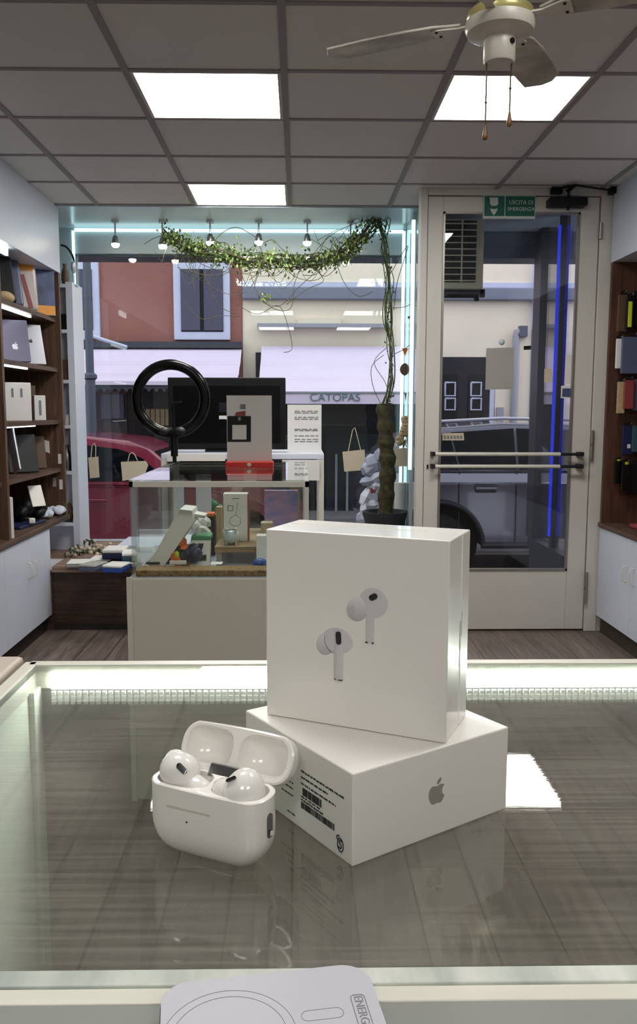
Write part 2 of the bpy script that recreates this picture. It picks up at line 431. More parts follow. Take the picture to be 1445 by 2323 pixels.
t = thing('door_closer', 'black overhead door closer with its folding arm on the glazed door', 'door closer', (1.55,YD,2.47))
p0, p1 = PY(1246,448,YD-.06), PY(1332,467,YD-.06)
bx((p0.x,YD-.075,p1.z),(p1.x,YD+.006,p0.z)).build('body', 'black', t, bevel=.006)
pv = PY(1291,445,YD-.05)
MB().cyl((pv.x,YD-.04,p1.z-.02),(pv.x,YD-.04,p0.z+.045),.008,12).build('spindle', 'black', t, smooth=40)
MB().obox((pv.x,YD-.09,p0.z+.045),.022,.13,.008).build('arm', 'black', t)
MB().tube([(pv.x,YD-.15,p0.z+.045),(1.46,YD-.02,2.575)],.006,8).tube([(pv.x,YD-.15,p0.z+.045),(1.79,YD-.04,2.562)],.006,8).build('arm', 'black', t)
bx((1.43,YD-.04,2.548),(1.49,YD+.002,ZC-.003)).build('mounting_plate', 'black', t)
MB().obox((1.785,YD-.03,2.565),.05,.055,.035).build('mounting_plate', 'black', t)

t = thing('exit_sign', 'green emergency exit sign above the door glass', 'sign', (1.2,YD,2.43))
a, b = PY(1097,444,YD-.004), PY(1213,493,YD-.004)
bx((a.x,YD-.012,b.z-.01),(b.x,YD+.008,a.z)).build('board', 'sign_white', t)
xm = PY(1144,470,YD).x
bx((a.x+.004,YD-.014,b.z+.004),(xm-.002,YD-.011,a.z-.004)).build('green_field', 'green_sign', t)
bx((xm+.003,YD-.014,b.z+.004),(b.x-.004,YD-.011,a.z-.004)).build('green_field', 'green_sign', t)
def poly_px(pts, Y): return [PY(u, v, Y) for u, v in pts]
def px_plate(name, pts, Y, th, m, parent):
    q = poly_px(pts, Y); return MB().prism([(p.x, p.z) for p in q], (0, Y, 0), (1,0,0), (0,0,1), (0,th,0)).build(name, m, parent)
px_plate('pictogram', [(1111,448),(1130,448),(1130,463),(1126,467),(1116,467),(1112,463)], YD-.016, .003, 'sign_white', t)
px_plate('pictogram', [(1112,472),(1116,474),(1124,474),(1129,472),(1126,481),(1120,489),(1115,481)], YD-.016, .003, 'sign_white', t)
c = PY(1180.5,461,YD); text('lettering', 'USCITA DI', 'sign_white', t, (c.x,YD-.016,c.z), (1,0,0), (0,0,1), .030)
c = PY(1180.5,476,YD); text('lettering', 'EMERGENZA', 'sign_white', t, (c.x,YD-.016,c.z), (1,0,0), (0,0,1), .027)

# papers and stickers on the door glass
t = thing('hanging_notice', 'blank grey card hanging on the door glass from a suction cup', 'notice', PY(1132,880,YD+.02))
px_plate('card', [(1103,790),(1167,788),(1164,883),(1101,884)], YD+.0285, .0012, 'grey_card', t)
c = PY(1138,776,YD+.024); MB().lathe([(.018,0),(.016,.005),(.006,.012)], c, 16, Matrix.Rotation(R(90),3,'X')).build('suction_cup', 'glassware', t, smooth=40)
s = px_plate('price_strip', [(1283,804),(1299,804),(1297,873),(1280,872)], YD+.0286, .0012, 'paper', None); tag(s, 'tall white sticker with orange and black stripes on the door glass', 'sticker')
q = MB()
for k, m in enumerate((0,1,2,3,4)):
    pass
for k, (v0, v1, mm) in enumerate(((806,811,'orange'),(814,818,'brown'),(821,824,'ink'),(828,832,'ink'),(838,845,'orange'),(848,850,'tan'),(858,863,'ink'))):
    px_plate('stripe', [(1284,v0),(1298,v0),(1297,v1),(1283,v1)], YD+.0276, .001, mm, s).parent = None
    o = C.objects[-1]; w = o.location.copy(); o.parent = s; o.location = w - s.location
s = px_plate('door_sticker', [(1273,875),(1297,874),(1296,904),(1272,903)], YD+.0286, .0012, 'paper', None); tag(s, 'white edged sticker with a blue picture on the door glass', 'sticker')
o = px_plate('picture', [(1276,881),(1295,881),(1294,901),(1275,900)], YD+.0276, .001, 'photo_print', None); w = o.location.copy(); o.parent = s; o.location = w - s.location
s = px_plate('door_card', [(1235,837),(1253,836),(1253,867),(1234,868)], YD+.0286, .0012, 'kraft', None); tag(s, 'small blank beige card on the door glass over the blue light strip', 'card')
s = px_plate('handle_label', [(1004,983),(1052,982),(1053,999),(1003,999)], YD+.0286, .0012, 'kraft', None); tag(s, 'small beige label strip with dark marks above the push bars', 'label')
lt = MB()
for k in range(6):
    q = poly_px([(1007+k*7.3,988),(1012+k*7.3,988),(1012+k*7.3,996),(1007+k*7.3,996)], YD+.0276); lt.prism([(p.x,p.z) for p in q],(0,YD+.0276,0),(1,0,0),(0,0,1),(0,.001,0))
o = lt.build('marks', 'ink_soft'); w = o.location.copy(); o.parent = s; o.location = w - s.location
s = px_plate('house_number', [(1187,783),(1206,782),(1206,799),(1187,800)], 12.95, .04, 'sign_white', None); tag(s, 'pale blue house number plate on the beige pillar across the street', 'sign')
o = px_plate('number_field', [(1188,785),(1205,784),(1205,793),(1188,794)], 12.94, .01, 'blue', None); w = o.location.copy(); o.parent = s; o.location = w - s.location

# porch outside the door
struct(bx((.735,5.0,-.1),(1.75,6.1,0)).build('floor_porch', 'pavement')).name = 'trim_3'
side = struct(bx((1.69,5.10,.42),(1.698,5.95,ZC-.012)).build('window_4', 'door_glass'))
f = MB(); f.box((1.66,5.03,.34),(1.73,5.98,.42)); f.box((1.675,5.46,.42),(1.725,5.52,ZC-.012)); f.box((1.665,5.88,.42),(1.80,6.05,ZC-.012)); f.box((1.67,5.03,.42),(1.72,5.10,ZC-.012))
f.build('window_frame', 'frame_dark', side)
bx((1.675,5.03,0),(1.72,5.98,.34)).build('base_panel', 'frame_dark', side)
lab(bx((1.655,5.463,.50),(1.668,5.485,2.50)).build('led_strip', 'led_blue', side), 'blue light strip')
struct(bx((1.73,5.03,.30),(2.85,6.0,.40)).build('trim_4', 'sill_wood'))
struct(bx((2.85,5.0,-.3),(2.95,6.1,ZC)).build('wall_side', 'wall'))
struct(bx((1.80,5.98,.40),(2.85,5.99,ZC-.012)).build('window_5', 'door_glass'))
t = thing('spray_bottle', 'pale blue spray bottle standing behind the side glass of the porch', 'bottle', (1.80,5.36,.40))
c = wloc(t); MB().lathe([(.034,0),(.036,.02),(.036,.09),(.026,.12),(.012,.14),(.012,.155)], c, 20).build('body', 'bottle_blue', t, smooth=50)
MB().cyl(c+Vector((0,0,.155)), c+Vector((0,0,.185)), .015, 14).obox(c+Vector((.02,0,.2)),.07,.02,.03).build('trigger_head', 'bottle_blue', t)

# air conditioner unit hung at the porch corner
t = thing('air_conditioner', 'cream air conditioner unit with dark slatted grille seen through the door', 'air conditioner', (.98,5.6,2.02))
bx((.80,5.45,2.10),(1.175,5.75,2.53)).build('casing', 'ac_cream', t, bevel=.008)
bx((.86,5.444,2.14),(1.125,5.455,2.52)).build('grille_recess', 'ac_dark', t)
for k in range(10): bx((.86,5.430,2.145+k*.039),(1.125,5.445,2.151+k*.039)).build('slat', 'ac_cream', t)
bx((1.028,5.428,2.14),(1.036,5.446,2.52)).build('mullion', 'ac_cream', t)
for y in (5.5, 5.68): MB().box((.745,y,2.075),(1.19,y+.03,2.10)).obox((1.185,y+.015,2.08),.03,.03,.05).obox((.86,y+.015,2.02),.30,.025,.02,Euler((0,R(-32),0))).build('bracket', 'frame_dark', t)
struct(bx((.745,5.5,.3),(.80,5.8,2.57)).build('trim_5', 'frame_green'))

# ------------------------------------------------------------------ wall units
def wall_unit_left():
    X, XB, Y0, Y1 = -1.5, -1.95, 2.2, 5.42
    t = thing('shelving_unit', 'tall wooden shelving unit with white panels and cupboards along the wall by the window', 'shelving unit', (-1.7,4.4,0))
    for y in (5.39, 4.32, 3.26): bx((X-.005,y,.645),(XB,y+.03,2.19)).build('upright', 'shelf_wood', t)
    bx((XB,Y0,.645),(XB+.015,Y1,2.19)).build('back_panel', 'shelf_wood', t)
    for y0, y1 in ((4.35,5.39),(3.29,4.32),(2.2,3.26)):
        for z in SH: bx((-1.53,y0+.001,z-.026),(XB+.015,y1-.001,z)).build('shelf', 'shelf_wood_y', t)
    for k, (y0, y1) in enumerate(((4.33,5.42),(3.26,4.327),(2.2,3.257))): bx((X,y0,2.18),(X+.0-.45,y1,ZC-.001)).build('fascia_panel', 'panel_white', t)
    bx((X+.012,Y0,.628),(XB,5.41,.655)).build('counter_board', 'shelf_wood_y', t, bevel=.003)
    bx((X-.02,Y0,.09),(XB,5.0,.628)).build('carcass', 'panel_white', t)
    ys = [5.0,4.61,4.22,3.83,3.44,3.05,2.66,2.27]
    for i in range(len(ys)-1):
        d = bx((X-.018,ys[i+1]+.0015,.095),(X,ys[i]-.0015,.622)).build('door', 'panel_white', t, bevel=.002)
        yh = ys[i+1]+.04 if i % 2 == 0 else ys[i]-.04
        MB().tube([(X,yh,.40),(X+.022,yh,.405),(X+.028,yh,.43),(X+.028,yh,.46),(X+.022,yh,.485),(X,yh,.49)],.004,8).build('handle', 'rail_white', d, smooth=50)
    bx((X-.03,Y0,0),(XB,5.0,.09)).build('plinth', 'skirt_brown', t)
    for z, y0, y1 in ((1.895,4.40,4.95),(1.595,4.42,4.85),(1.27,4.48,4.95),(2.18,4.2,4.6)):
        lab(bx((-1.545,y0,z-.038),(-1.56,y1,z-.0255 if z < 2.1 else z)).build('led_bar', 'led_shelf', t), 'white light bar')
    return t
SH = [.66, .96, 1.265, 1.592, 1.90]
wall_unit_left()

def wall_unit_right():
    X, XB, Y0, Y1 = 1.79, 2.25, 2.6, 4.90
    t = thing('wall_unit', 'wooden wall unit beside the door with white top panel and white cupboard below', 'wall unit', (2.0,4,0))
    bx((X,Y1-.03,.67),(XB,Y1,2.17)).build('end_panel', 'niche_wood', t)
    bx((XB-.015,Y0,.67),(XB,Y1-.03,2.17)).build('back_panel', 'niche_wood', t)
    bx((X,Y0,2.17),(XB,Y1,ZC-.001)).build('fascia_panel', 'panel_white', t)
    bx((X-.012,Y0,.645),(XB,Y1,.67)).build('counter_board', 'shelf_wood_y', t, bevel=.003)
    bx((X+.02,Y0,.10),(XB,Y1,.645)).build('carcass', 'panel_white', t)
    ys = [4.90,4.41,3.92,3.43,2.94]
    for i in range(len(ys)-1):
        d = bx((X,ys[i+1]+.0015,.105),(X+.018,ys[i]-.0015,.64)).build('door', 'panel_white', t, bevel=.002)
        yh = ys[i+1]+.05 if i % 2 == 0 else ys[i]-.05
        MB().tube([(X,yh,.40),(X-.022,yh,.405),(X-.028,yh,.43),(X-.028,yh,.46),(X-.022,yh,.485),(X,yh,.49)],.004,8).build('handle', 'rail_white', d, smooth=50)
    bx((X+.03,Y0,0),(XB,Y1,.10)).build('plinth', 'plinth', t)
wall_unit_right()

# ------------------------------------------------------------------ packs hanging on the end panel beside the door
def hang_pack(u0, u1, v0, v1, Y, m, label, cat='accessory pack', hook=True, inner=None, th=.02):
    a, b = PY(u0, v0, Y), PY(u1, v1, Y)
    t = thing('accessory_pack', label, cat, ((a.x+b.x)/2, Y, b.z), 'accessory packs hanging beside the door')
    bx((a.x,Y,b.z),(b.x,Y+th,a.z)).build('pack', m, t, bevel=.004)
    xm = (a.x+b.x)/2; top = a.z+.018
    MB().prism([(-.018,-.004),(.018,-.004),(.018,.016),(.008,.022),(-.008,.022),(-.018,.016)],(xm,Y+.006,a.z),(1,0,0),(0,0,1),(0,.003,0)).build('hang_tab', 'black', t)
    if inner:
        (iu0,iu1,iv0,iv1,im,nm) = inner; c, d = PY(iu0,iv0,Y), PY(iu1,iv1,Y)
        bx((c.x,Y-.004,d.z),(d.x,Y+.002,c.z)).build(nm, im, t, bevel=.002)
    pg = MB().tube([(xm,4.871,a.z+.010),(xm,Y-.03,a.z+.010),(xm,Y-.036,a.z+.018)],.003,8).build('peg', 'chrome', smooth=50)
    tag(pg, 'chrome peg holding the '+label.split(' hanging')[0], 'peg', 'pegs in the wall unit end panel')
hang_pack(1404,1424,668,752,4.80,'brown','mottled brown pack hanging nearest the door in the top row')
hang_pack(1423,1437,674,746,4.77,'black','black pack with a lime green strip hanging in the top row', inner=(1426,1432,684,742,'lime','strip'))
hang_pack(1437,1470,660,742,4.80,'black','black pack hanging beside the pack with the lime strip')
hang_pack(1400,1413,768,836,4.80,'paper','white backed narrow pack hanging beside the blue grey sleeve')
hang_pack(1413,1460,764,848,4.77,'bluegrey','blue grey sleeve pack hanging below the pack with the lime strip')
hang_pack(1403,1417,866,938,4.80,'tan','pale narrow pack hanging beside the red pack')
hang_pack(1418,1437,862,928,4.78,'red_dull','dull red pack hanging in the middle of the rack')
hang_pack(1438,1470,860,932,4.80,'purplegrey','purple grey pack hanging beside the red pack')
hang_pack(1414,1437,966,1032,4.80,'navy','navy blue pack with white stickers hanging above the black cases', inner=(1423,1430,1008,1017,'paper','sticker'))
hang_pack(1437,1475,966,1026,4.78,'teal','teal pack hanging beside the navy blue pack')
hang_pack(1396,1411,1046,1098,4.80,'black_gloss','glossy black phone case hanging lowest, nearest the door', inner=(1400,1408,1042,1046,'lime','tag'))
hang_pack(1412,1428,1050,1112,4.77,'black_gloss','glossy black phone case hanging second in the lowest row', inner=(1418,1426,1048,1054,'lime','tag'))
hang_pack(1430,1460,1050,1120,4.79,'black','matt black wide phone case hanging at the end of the lowest row')
o = MB().obox((1.98,4.55,.683),.16,.26,.024,Euler((0,0,R(15)))).build('red_case','red_dull',bevel=.004); tag(o,'dull red flat case lying on the wall unit counter board','case')

# ------------------------------------------------------------------ ceiling fan
hub = Vector((.432,1.9,0)); ZB = 2.165
t = thing('ceiling_fan', 'small white four bladed ceiling fan with grimy blades', 'ceiling fan', (hub.x,hub.y,ZC))
def at(z): return Vector((hub.x,hub.y,z))
MB().lathe([(.0,ZC-.001),(.06,ZC-.001),(.055,ZC-.05),(.02,ZC-.07)], at(0), 28).build('canopy', 'fan_white', t, smooth=40)
MB().cyl(at(ZC-.06), at(2.185), .011, 14).build('rod', 'fan_white', t, smooth=40)
MB().lathe([(.02,2.190),(.055,2.186),(.069,2.176),(.0715,2.166),(.069,2.160)], at(0), 40).build('gold_band', 'fan_gold', t, smooth=40)
MB().lathe([(.064,2.163),(.073,2.157),(.0740,2.143),(.070,2.134),(.064,2.131),(.050,2.127),(.036,2.123),(.030,2.119)], at(0), 40).build('motor_housing', 'fan_white', t, smooth=35)
sw = MB().lathe([(.010,2.128),(.033,2.126),(.034,2.118),(.034,2.078),(.031,2.073),(.0,2.073)], at(0), 32).build('switch_housing', 'fan_white', t, smooth=35)
an = atan2(-1, .7); c = at(2.108) + Vector((cos(an),sin(an),0))*.0335
MB().cyl(c, c+Vector((cos(an),sin(an),0))*.004, .006, 12).build('reverse_switch', 'black', sw)
for k, a in enumerate((152, 62, -28, -118)):
    d = Vector((cos(R(a)),sin(R(a)),0)); n = Vector((-d.y,d.x,0)); tilt = R(-7)
    nn = n*cos(tilt) + Vector((0,0,sin(tilt))); upv = d.cross(nn)
    prof = [(.085,-.012),(.11,-.022),(.14,-.040),(.20,-.048),(.30,-.052),(.375,-.052),(.405,-.030),(.412,.0),(.395,.040),(.30,.046),(.20,.042),(.14,.034),(.11,.020),(.085,.012)]
    bl = MB().prism(prof, at(ZB)-upv*.003, d, nn, upv*.006).build('blade', 'fan_blade', t, bevel=.002)
    MB().prism([(.05,-.012),(.09,-.010),(.135,-.026),(.150,-.022),(.150,.022),(.135,.026),(.09,.010),(.05,.012)], at(ZB)-upv*.007, d, nn, upv*.0035).build('blade_iron', 'fan_white', bl)
    sc = MB()
    for q in (-.016, .016): sc.cyl(at(ZB)+d*.138+nn*q-upv*.009, at(ZB)+d*.138+nn*q-upv*.006, .0035, 10)
    sc.build('screw', 'black', bl)
for (u, v, vt) in ((1100,318,282),(1155,288,250)):
    p = PY(u, v, 1.9); q = PY(u, vt, 1.9); xx = p.x; s0 = 2.10
    side_ = -1 if u < 1130 else 1
    ch = MB().tube([(hub.x+side_*.028,1.9,2.080),(xx,1.9,2.05),(xx,1.9,q.z-.002)], .0019, 6).ell((xx,1.9,q.z+.045),(.003,.003,.003)).build('pull_chain', 'brown', t, smooth=60)
    kn = MB().lathe([(.0015,q.z-p.z),(.003,(q.z-p.z)*.8),(.0062,(q.z-p.z)*.25),(.0055,(q.z-p.z)*.08),(.002,0)], (xx,1.9,p.z), 16).build('knob', 'knob_wood', ch, smooth=50)

# ------------------------------------------------------------------ items on the wooden shelves
def lean(name, u, vtop, X, zs, w, th, rot, lean_deg, m, label, cat, logo=None, group=None, bev=.004):
    """slab standing on the shelf at height zs; its front faces the direction rot (degrees), leaning back"""
    c = PX(u, vtop, X); h = (c.z - zs)/cos(R(lean_deg))
    fx = Vector((cos(R(rot)), sin(R(rot)), 0)); sx = Vector((-fx.y, fx.x, 0))
    upd = Vector((0,0,1))*cos(R(lean_deg)) - fx*sin(R(lean_deg)); nrm = fx*cos(R(lean_deg)) + Vector((0,0,1))*sin(R(lean_deg))
    base = Vector((c.x, c.y, zs)) + fx*(h*sin(R(lean_deg)))*.5
    mt = Matrix((sx, upd, nrm)).transposed()
    cc = base + upd*(h/2) + Vector((0,0,th*sin(R(lean_deg))))
    t = thing(name, label, cat, (base.x,base.y,zs), group)
    MB().obox(cc, w, h, th, mt).build('lid' if 'laptop' in name else 'box', m, t, bevel=bev)
    return t, cc, sx, upd, nrm, h, th
APPLE = None
def catmull(pts, n=5, closed=False):
    out = []; N = len(pts)
    for i in range(N-1):
        p0 = pts[max(i-1,0)]; p1 = pts[i]; p2 = pts[i+1]; p3 = pts[min(i+2,N-1)]
        for k in range(n):
            t_ = k/n
            out.append(tuple(.5*((2*p1[j]) + (-p0[j]+p2[j])*t_ + (2*p0[j]-5*p1[j]+4*p2[j]-p3[j])*t_**2 + (-p0[j]+3*p1[j]-3*p2[j]+p3[j])*t_**3) for j in range(len(p1))))
    out.append(tuple(pts[-1])); return out
A_BODY = catmull([(.385,.655),(.33,.705),(.21,.735),(.10,.715),(0,.69),(-.10,.715),(-.20,.728),(-.31,.68),(-.39,.56),(-.41,.40),(-.37,.22),(-.28,.07),(-.18,.0),(-.09,.015),(0,.035),(.09,.015),(.17,.0),(.25,.03),(.33,.13),(.395,.265)]) + \
         catmull([(.395,.265),(.31,.325),(.265,.42),(.275,.53),(.32,.61),(.385,.655)])[1:-1]
A_LEAF = catmull([(0,.76),(.005,.84),(.06,.93),(.20,1.0),(.205,.92),(.15,.82),(.07,.77),(0,.76)])[:-1]
def apple(name, m, parent, c, ax, ay, size, th=.0003):
    n = Vector(ax).cross(Vector(ay)).normalized()
    b = MB()
    for P in (A_BODY, A_LEAF): b.prism([(x*size,(y-.48)*size) for x, y in P], Vector(c), Vector(ax).normalized(), Vector(ay).normalized(), n*th)
    return b.build(name, m, parent)

# top shelf
t, cc, sx, ud, nm, h, th = lean('frosted_bag', 52, 600, -1.63, SH[4], .15, .07, -50, 6, 'bag_film', 'cloudy plastic bag with orange top and red stripe on the top wooden shelf', 'bag', bev=.025)
MB().obox(cc+ud*h*.38,.13,h*.24,.072,Matrix((sx,ud,nm)).transposed()).build('orange_top','orange_plastic',t,bevel=.02)
MB().obox(cc+nm*.036-ud*h*.1,.025,h*.7,.004,Matrix((sx,ud,nm)).transposed()@Matrix.Rotation(R(12),3,'Z')).build('red_stripe','red_dull',t)
t, cc, sx, ud, nm, h, th = lean('picture_box', 96, 612, -1.575, SH[4], .13, .05, -58, 2, 'photo_print', 'dark blue box printed with a night picture, at the window end of the top shelf', 'box')
MB().obox(cc+nm*.026-ud*h*.38,.125,h*.2,.002,Matrix((sx,ud,nm)).transposed()).build('amber_base','orange_plastic',t)
t, *_ = lean('padded_sleeve', 26, 592, -1.64, SH[4], .10, .05, -52, 14, 'bluegrey', 'blue grey padded sleeve leaning beside the cloudy bag on the top shelf', 'sleeve', bev=.02)
t, *_ = lean('black_sleeve', 8, 585, -1.62, SH[4], .10, .04, -52, 16, 'black', 'black padded sleeve leaning on the top shelf near the upright', 'sleeve', bev=.015)
o = MB().ell(PX(10,655,-1.60)+Vector((0,0,-.012)),(.05,.06,.035)).build('cloth_roll','tan',smooth=60); o.location.z = SH[4]-.001; tag(o,'pale rolled cloth lying in front of the sleeves on the top shelf','cloth')
# laptops shelf
t, cc, sx, ud, nm, h, th = lean('laptop', 30, 726, -1.60, SH[3], .165, .016, -52, 11, 'purplegrey', 'dark grey laptop with pale fruit emblem standing on the shelf under the bags', 'laptop', group='laptops on the wooden shelf')
apple('emblem','silver',t,cc+nm*.0085-ud*.03,sx,ud,.042)
t, cc, sx, ud, nm, h, th = lean('laptop', 68, 737, -1.60, SH[3], .15, .016, -52, 18, 'silver', 'silver white laptop with dark emblem leaning beside the dark grey laptop', 'laptop', group='laptops on the wooden shelf')
apple('emblem','ink',t,cc+nm*.0085+ud*.02,sx,ud,.028)
# boxes shelf
t, cc, sx, ud, nm, h, th = lean('phone_box', 34, 868, -1.61, SH[2], .15, .09, -55, 0, 'paper', 'large pale printed box on the middle wooden shelf', 'box')
ib = MB()
for k in (-.03,.02): ib.obox(cc+nm*.046+sx*k+ud*.05,.012,.05,.001,Matrix((sx,ud,nm)).transposed())
ib.build('print','ink_soft',t)
t, *_ = lean('dark_box', 58, 874, -1.67, SH[2], .10, .06, -55, 0, 'brown', 'dark box standing behind the large pale printed box', 'box')
t, cc, sx, ud, nm, h, th = lean('slim_box', 87, 897, -1.58, SH[2], .07, .05, -55, 0, 'paper', 'slim white box standing alone on the middle wooden shelf', 'box')
MB().obox(cc+nm*.0255,.015,.09,.001,Matrix((sx,ud,nm)).transposed()).build('print','ink_soft',t)
o = MB().obox((-1.60,5.18,SH[2]+.011),.06,.10,.02,Euler((0,0,R(20)))).build('card_stack','kraft',bevel=.002); tag(o,'small pale stack of cards at the window end of the middle shelf','cards')
# tablet shelf
t, *_ = lean('tablet', 48, 988, -1.62, SH[1], .17, .014, -60, 22, 'black', 'black tablet leaning back on the second lowest shelf', 'tablet', bev=.005)
t, *_ = lean('tablet_cover', 30, 987, -1.58, SH[1], .012, .09, -50, 20, 'silver', 'thin pale cover standing edge on beside the black tablet', 'cover')
t, *_ = lean('brown_folder', 72, 992, -1.66, SH[1], .16, .02, -55, 12, 'brown', 'brown folder leaning behind the black tablet', 'folder')
o = MB().obox((-1.58,4.47,SH[1]+.021),.05,.05,.042).build('pink_box','pink',bevel=.003); tag(o,'small pink box at the front of the tablet shelf','box')
o = MB().ell((-1.60,5.0,SH[1]+.014),(.03,.05,.015)).build('earphone_pouch','kraft',smooth=60); tag(o,'small cream pouch at the front edge of the tablet shelf','pouch')
def stuck(u0,u1,v0,v1,label,m='paper'):
    a,b = PY(u0,v0,5.386),PY(u1,v1,5.386)
    o = bx((a.x,5.386,b.z),(b.x,5.3895,a.z)).build('stuck_note',m); tag(o,label,'note','notes stuck on the end upright')
q_ = [PY(u,v,5.3895) for u,v in ((82,991),(111,1001),(113,1028),(86,1020))]
o = MB().prism([(p.x,p.z) for p in q_],(0,5.385,0),(1,0,0),(0,0,1),(0,.0048,0)).build('stuck_note','card_white'); tag(o,'tilted white printed card stuck on the upright above the black tablet','note','notes stuck on the end upright')
stuck(131,139,1030,1052,'small white note stuck on the upright above the tablet shelf')
stuck(134,142,1088,1110,'white note stuck on the upright beside the lowest shelf, nearest its edge')
stuck(119,127,1084,1104,'smaller grey note stuck on the upright deeper in the lowest shelf','grey_card')
# lowest shelf
t = thing('laptop', 'open black laptop lying low on the lowest wooden shelf', 'laptop', (-1.68,4.85,SH[0]), 'laptops on the wooden shelf')
MB().obox((-1.66,4.85,SH[0]+.009),.24,.34,.016,Euler((0,0,R(-8)))).build('base','navy',t,bevel=.004)
MB().obox((-1.80,4.83,SH[0]+.12),.012,.34,.22,Euler((0,R(-12),R(-8)))).build('screen','black_gloss',t,bevel=.003)
b = MB(); c = PX(66,1150,-1.60); rq2 = random.Random(11)
for j in range(9): b.ell(Vector((c.x+rq2.uniform(-.06,.05),c.y+rq2.uniform(-.09,.07),SH[0]+.066+rq2.uniform(-.006,.04))),(.05*rq2.uniform(.6,1),.06*rq2.uniform(.6,1),.04),Euler((rq2.random(),rq2.random(),rq2.random())),10,7)
o = b.build('dark_pouch','black',smooth=60); tag(o,'crumpled black pouch under the tilted white card on the lowest shelf','pouch')
t, *_ = lean('card_box', 82, 1104, -1.56, SH[0]+.095, .085, .012, -45, 24, 'card_white', 'square white card tilted up on the black pouch on the lowest shelf', 'card', bev=.004)
for k,(u,v,r_,l) in enumerate(((108,1148,.04,'crumpled grey white cloth bundle on the lowest shelf, nearer the card'),(126,1160,.042,'larger crumpled white cloth bundle at the end of the lowest shelf'))):
    c = PX(u,v,-1.55); b = MB()
    for j in range(7): b.ell(Vector((c.x+random.uniform(-.04,.04),c.y+random.uniform(-.06,.06),SH[0]+.018+r_*.4)),(r_*random.uniform(.5,.8),r_*random.uniform(.6,1),r_*.42),Euler((random.random(),random.random(),0)))
    o = b.build('cloth_bundle','cloth_white',smooth=60); tag(o,l,'cloth')
o = MB().obox((-1.54,4.80,SH[0]+.034),.035,.035,.03,Euler((0,0,.4))).build('charger_cube','card_white',bevel=.006); tag(o,'small white charger cube lying on the open laptop','charger')
t, cc, sx, ud, nm, h, th = lean('tall_box', 2, 1128, -1.56, .656, .10, .08, -55, 0, 'paper', 'white box with dark picture at the near end of the counter board', 'box')
MB().obox(cc+nm*.041-ud*.03,.06,.08,.001,Matrix((sx,ud,nm)).transposed()).build('picture','black',t)

# ------------------------------------------------------------------ white bookcase inside the shop window
t = thing('display_shelf', 'narrow white open shelf unit standing inside the shop window', 'shelf unit', (-1.55,5.6,.394))
WX0, WX1, WY0, WY1 = -1.76, -1.450, 5.50, 5.75
WZ = [PY(150,v,5.52).z for v in (645,748,862,964,1068,1185)]
bx((WX1-.042,WY0,.394),(WX1,WY1,WZ[0]+.012)).build('side_panel','panel_white',t)
bx((WX0,WY0,.394),(WX0+.02,WY1,WZ[0]+.012)).build('side_panel','panel_white',t)
bx((WX0+.02,WY0+.085,.394),(WX1-.042,WY0+.097,WZ[0]+.012)).build('back_panel','panel_white',t)
for z in WZ: bx((WX0+.02,WY0,z-.022),(WX1-.042,WY0+.085,z)).build('shelf','panel_white',t)
def on_white(name, k, u, w, d, h, m, label, cat, shape='box'):
    z = WZ[k]; x = PY(u, 700, 5.54).x
    x = min(WX1-.050-w/2, x) if k > 0 else x
    if shape == 'box': o = bx((x-w/2,5.512,z),(x+w/2,5.512+d,z+h)).build(name,m,bevel=.004)
    elif shape == 'round': o = MB().ell((x,5.545,z+h/2-.001),(w/2,d/2,h/2)).build(name,m,smooth=60)
    else: o = MB().lathe([(w*.35,0),(w*.5,h*.25),(w*.45,h*.6),(w*.22,h*.85),(w*.28,h)],(x,5.543,z),20).build(name,m,smooth=50)
    return tag(o,label,cat)
on_white('dark_vase',0,150,.05,.05,.13,'brown','dark brown vase on top of the narrow white shelf unit','vase','vase')
on_white('speaker_box',1,150,.045,.06,.10,'black','black box in the highest cubby of the white shelf unit','box')
on_white('patterned_box',2,155,.055,.06,.13,'brown','dark patterned box in the second cubby of the white shelf unit','box')
on_white('white_figurine',3,165,.04,.04,.07,'card_white','small white figurine in the third cubby of the white shelf unit','figurine','vase')
on_white('chrome_jar',4,155,.065,.065,.17,'steel','shiny grey jar in the fourth cubby of the white shelf unit','jar','vase')
on_white('dark_basket',5,168,.06,.06,.13,'brown','dark round basket in the lowest cubby of the white shelf unit','basket','round')
t = thing('headphones', 'black headphones with a curved band standing on top of the white shelf unit', 'headphones', PY(150,640,5.62))
arc = [PY(u,v,5.60) for u,v in ((138,556),(150,560),(160,572),(167,588),(169,604))]
MB().tube(catmull([tuple(p) for p in arc],4),.007,10).build('band','black_gloss',t,smooth=50)
c = PY(167,606,5.60); MB().ell(c,(.016,.03,.04)).build('ear_cup','silver',t,smooth=60)
c2 = PY(166,606,5.6); MB().cyl((c2.x,5.60,WZ[0]),(c2.x,5.60,c2.z-.02),.006,10).obox((c2.x-.02,5.60,WZ[0]+.004),.09,.07,.008).build('stand','glassware',t,smooth=40)
# flowers at the foot of the shelf
t = thing('flower_bunch', 'bunch of small cream flowers lying on the window bench by the white shelf', 'flowers', (-1.42,5.3,.394))
fb, gb = MB(), MB()
for k in range(70):
    x = -1.42+random.uniform(-.07,.17); y = 5.35+random.uniform(-.12,.2); z = .394+random.uniform(.012,.085)*(1-abs(x+1.38)/.25)
    (fb if k % 2 else gb).ell((x,y,max(z,.408)),(.014,.014,.012) if k % 2 else (.02,.008,.006),Euler((random.random()*3,random.random()*3,random.random()*3)),8,6)
fb.build('blossoms','kraft',t,smooth=60); gb.build('leaves','leaf_dark',t,smooth=60)

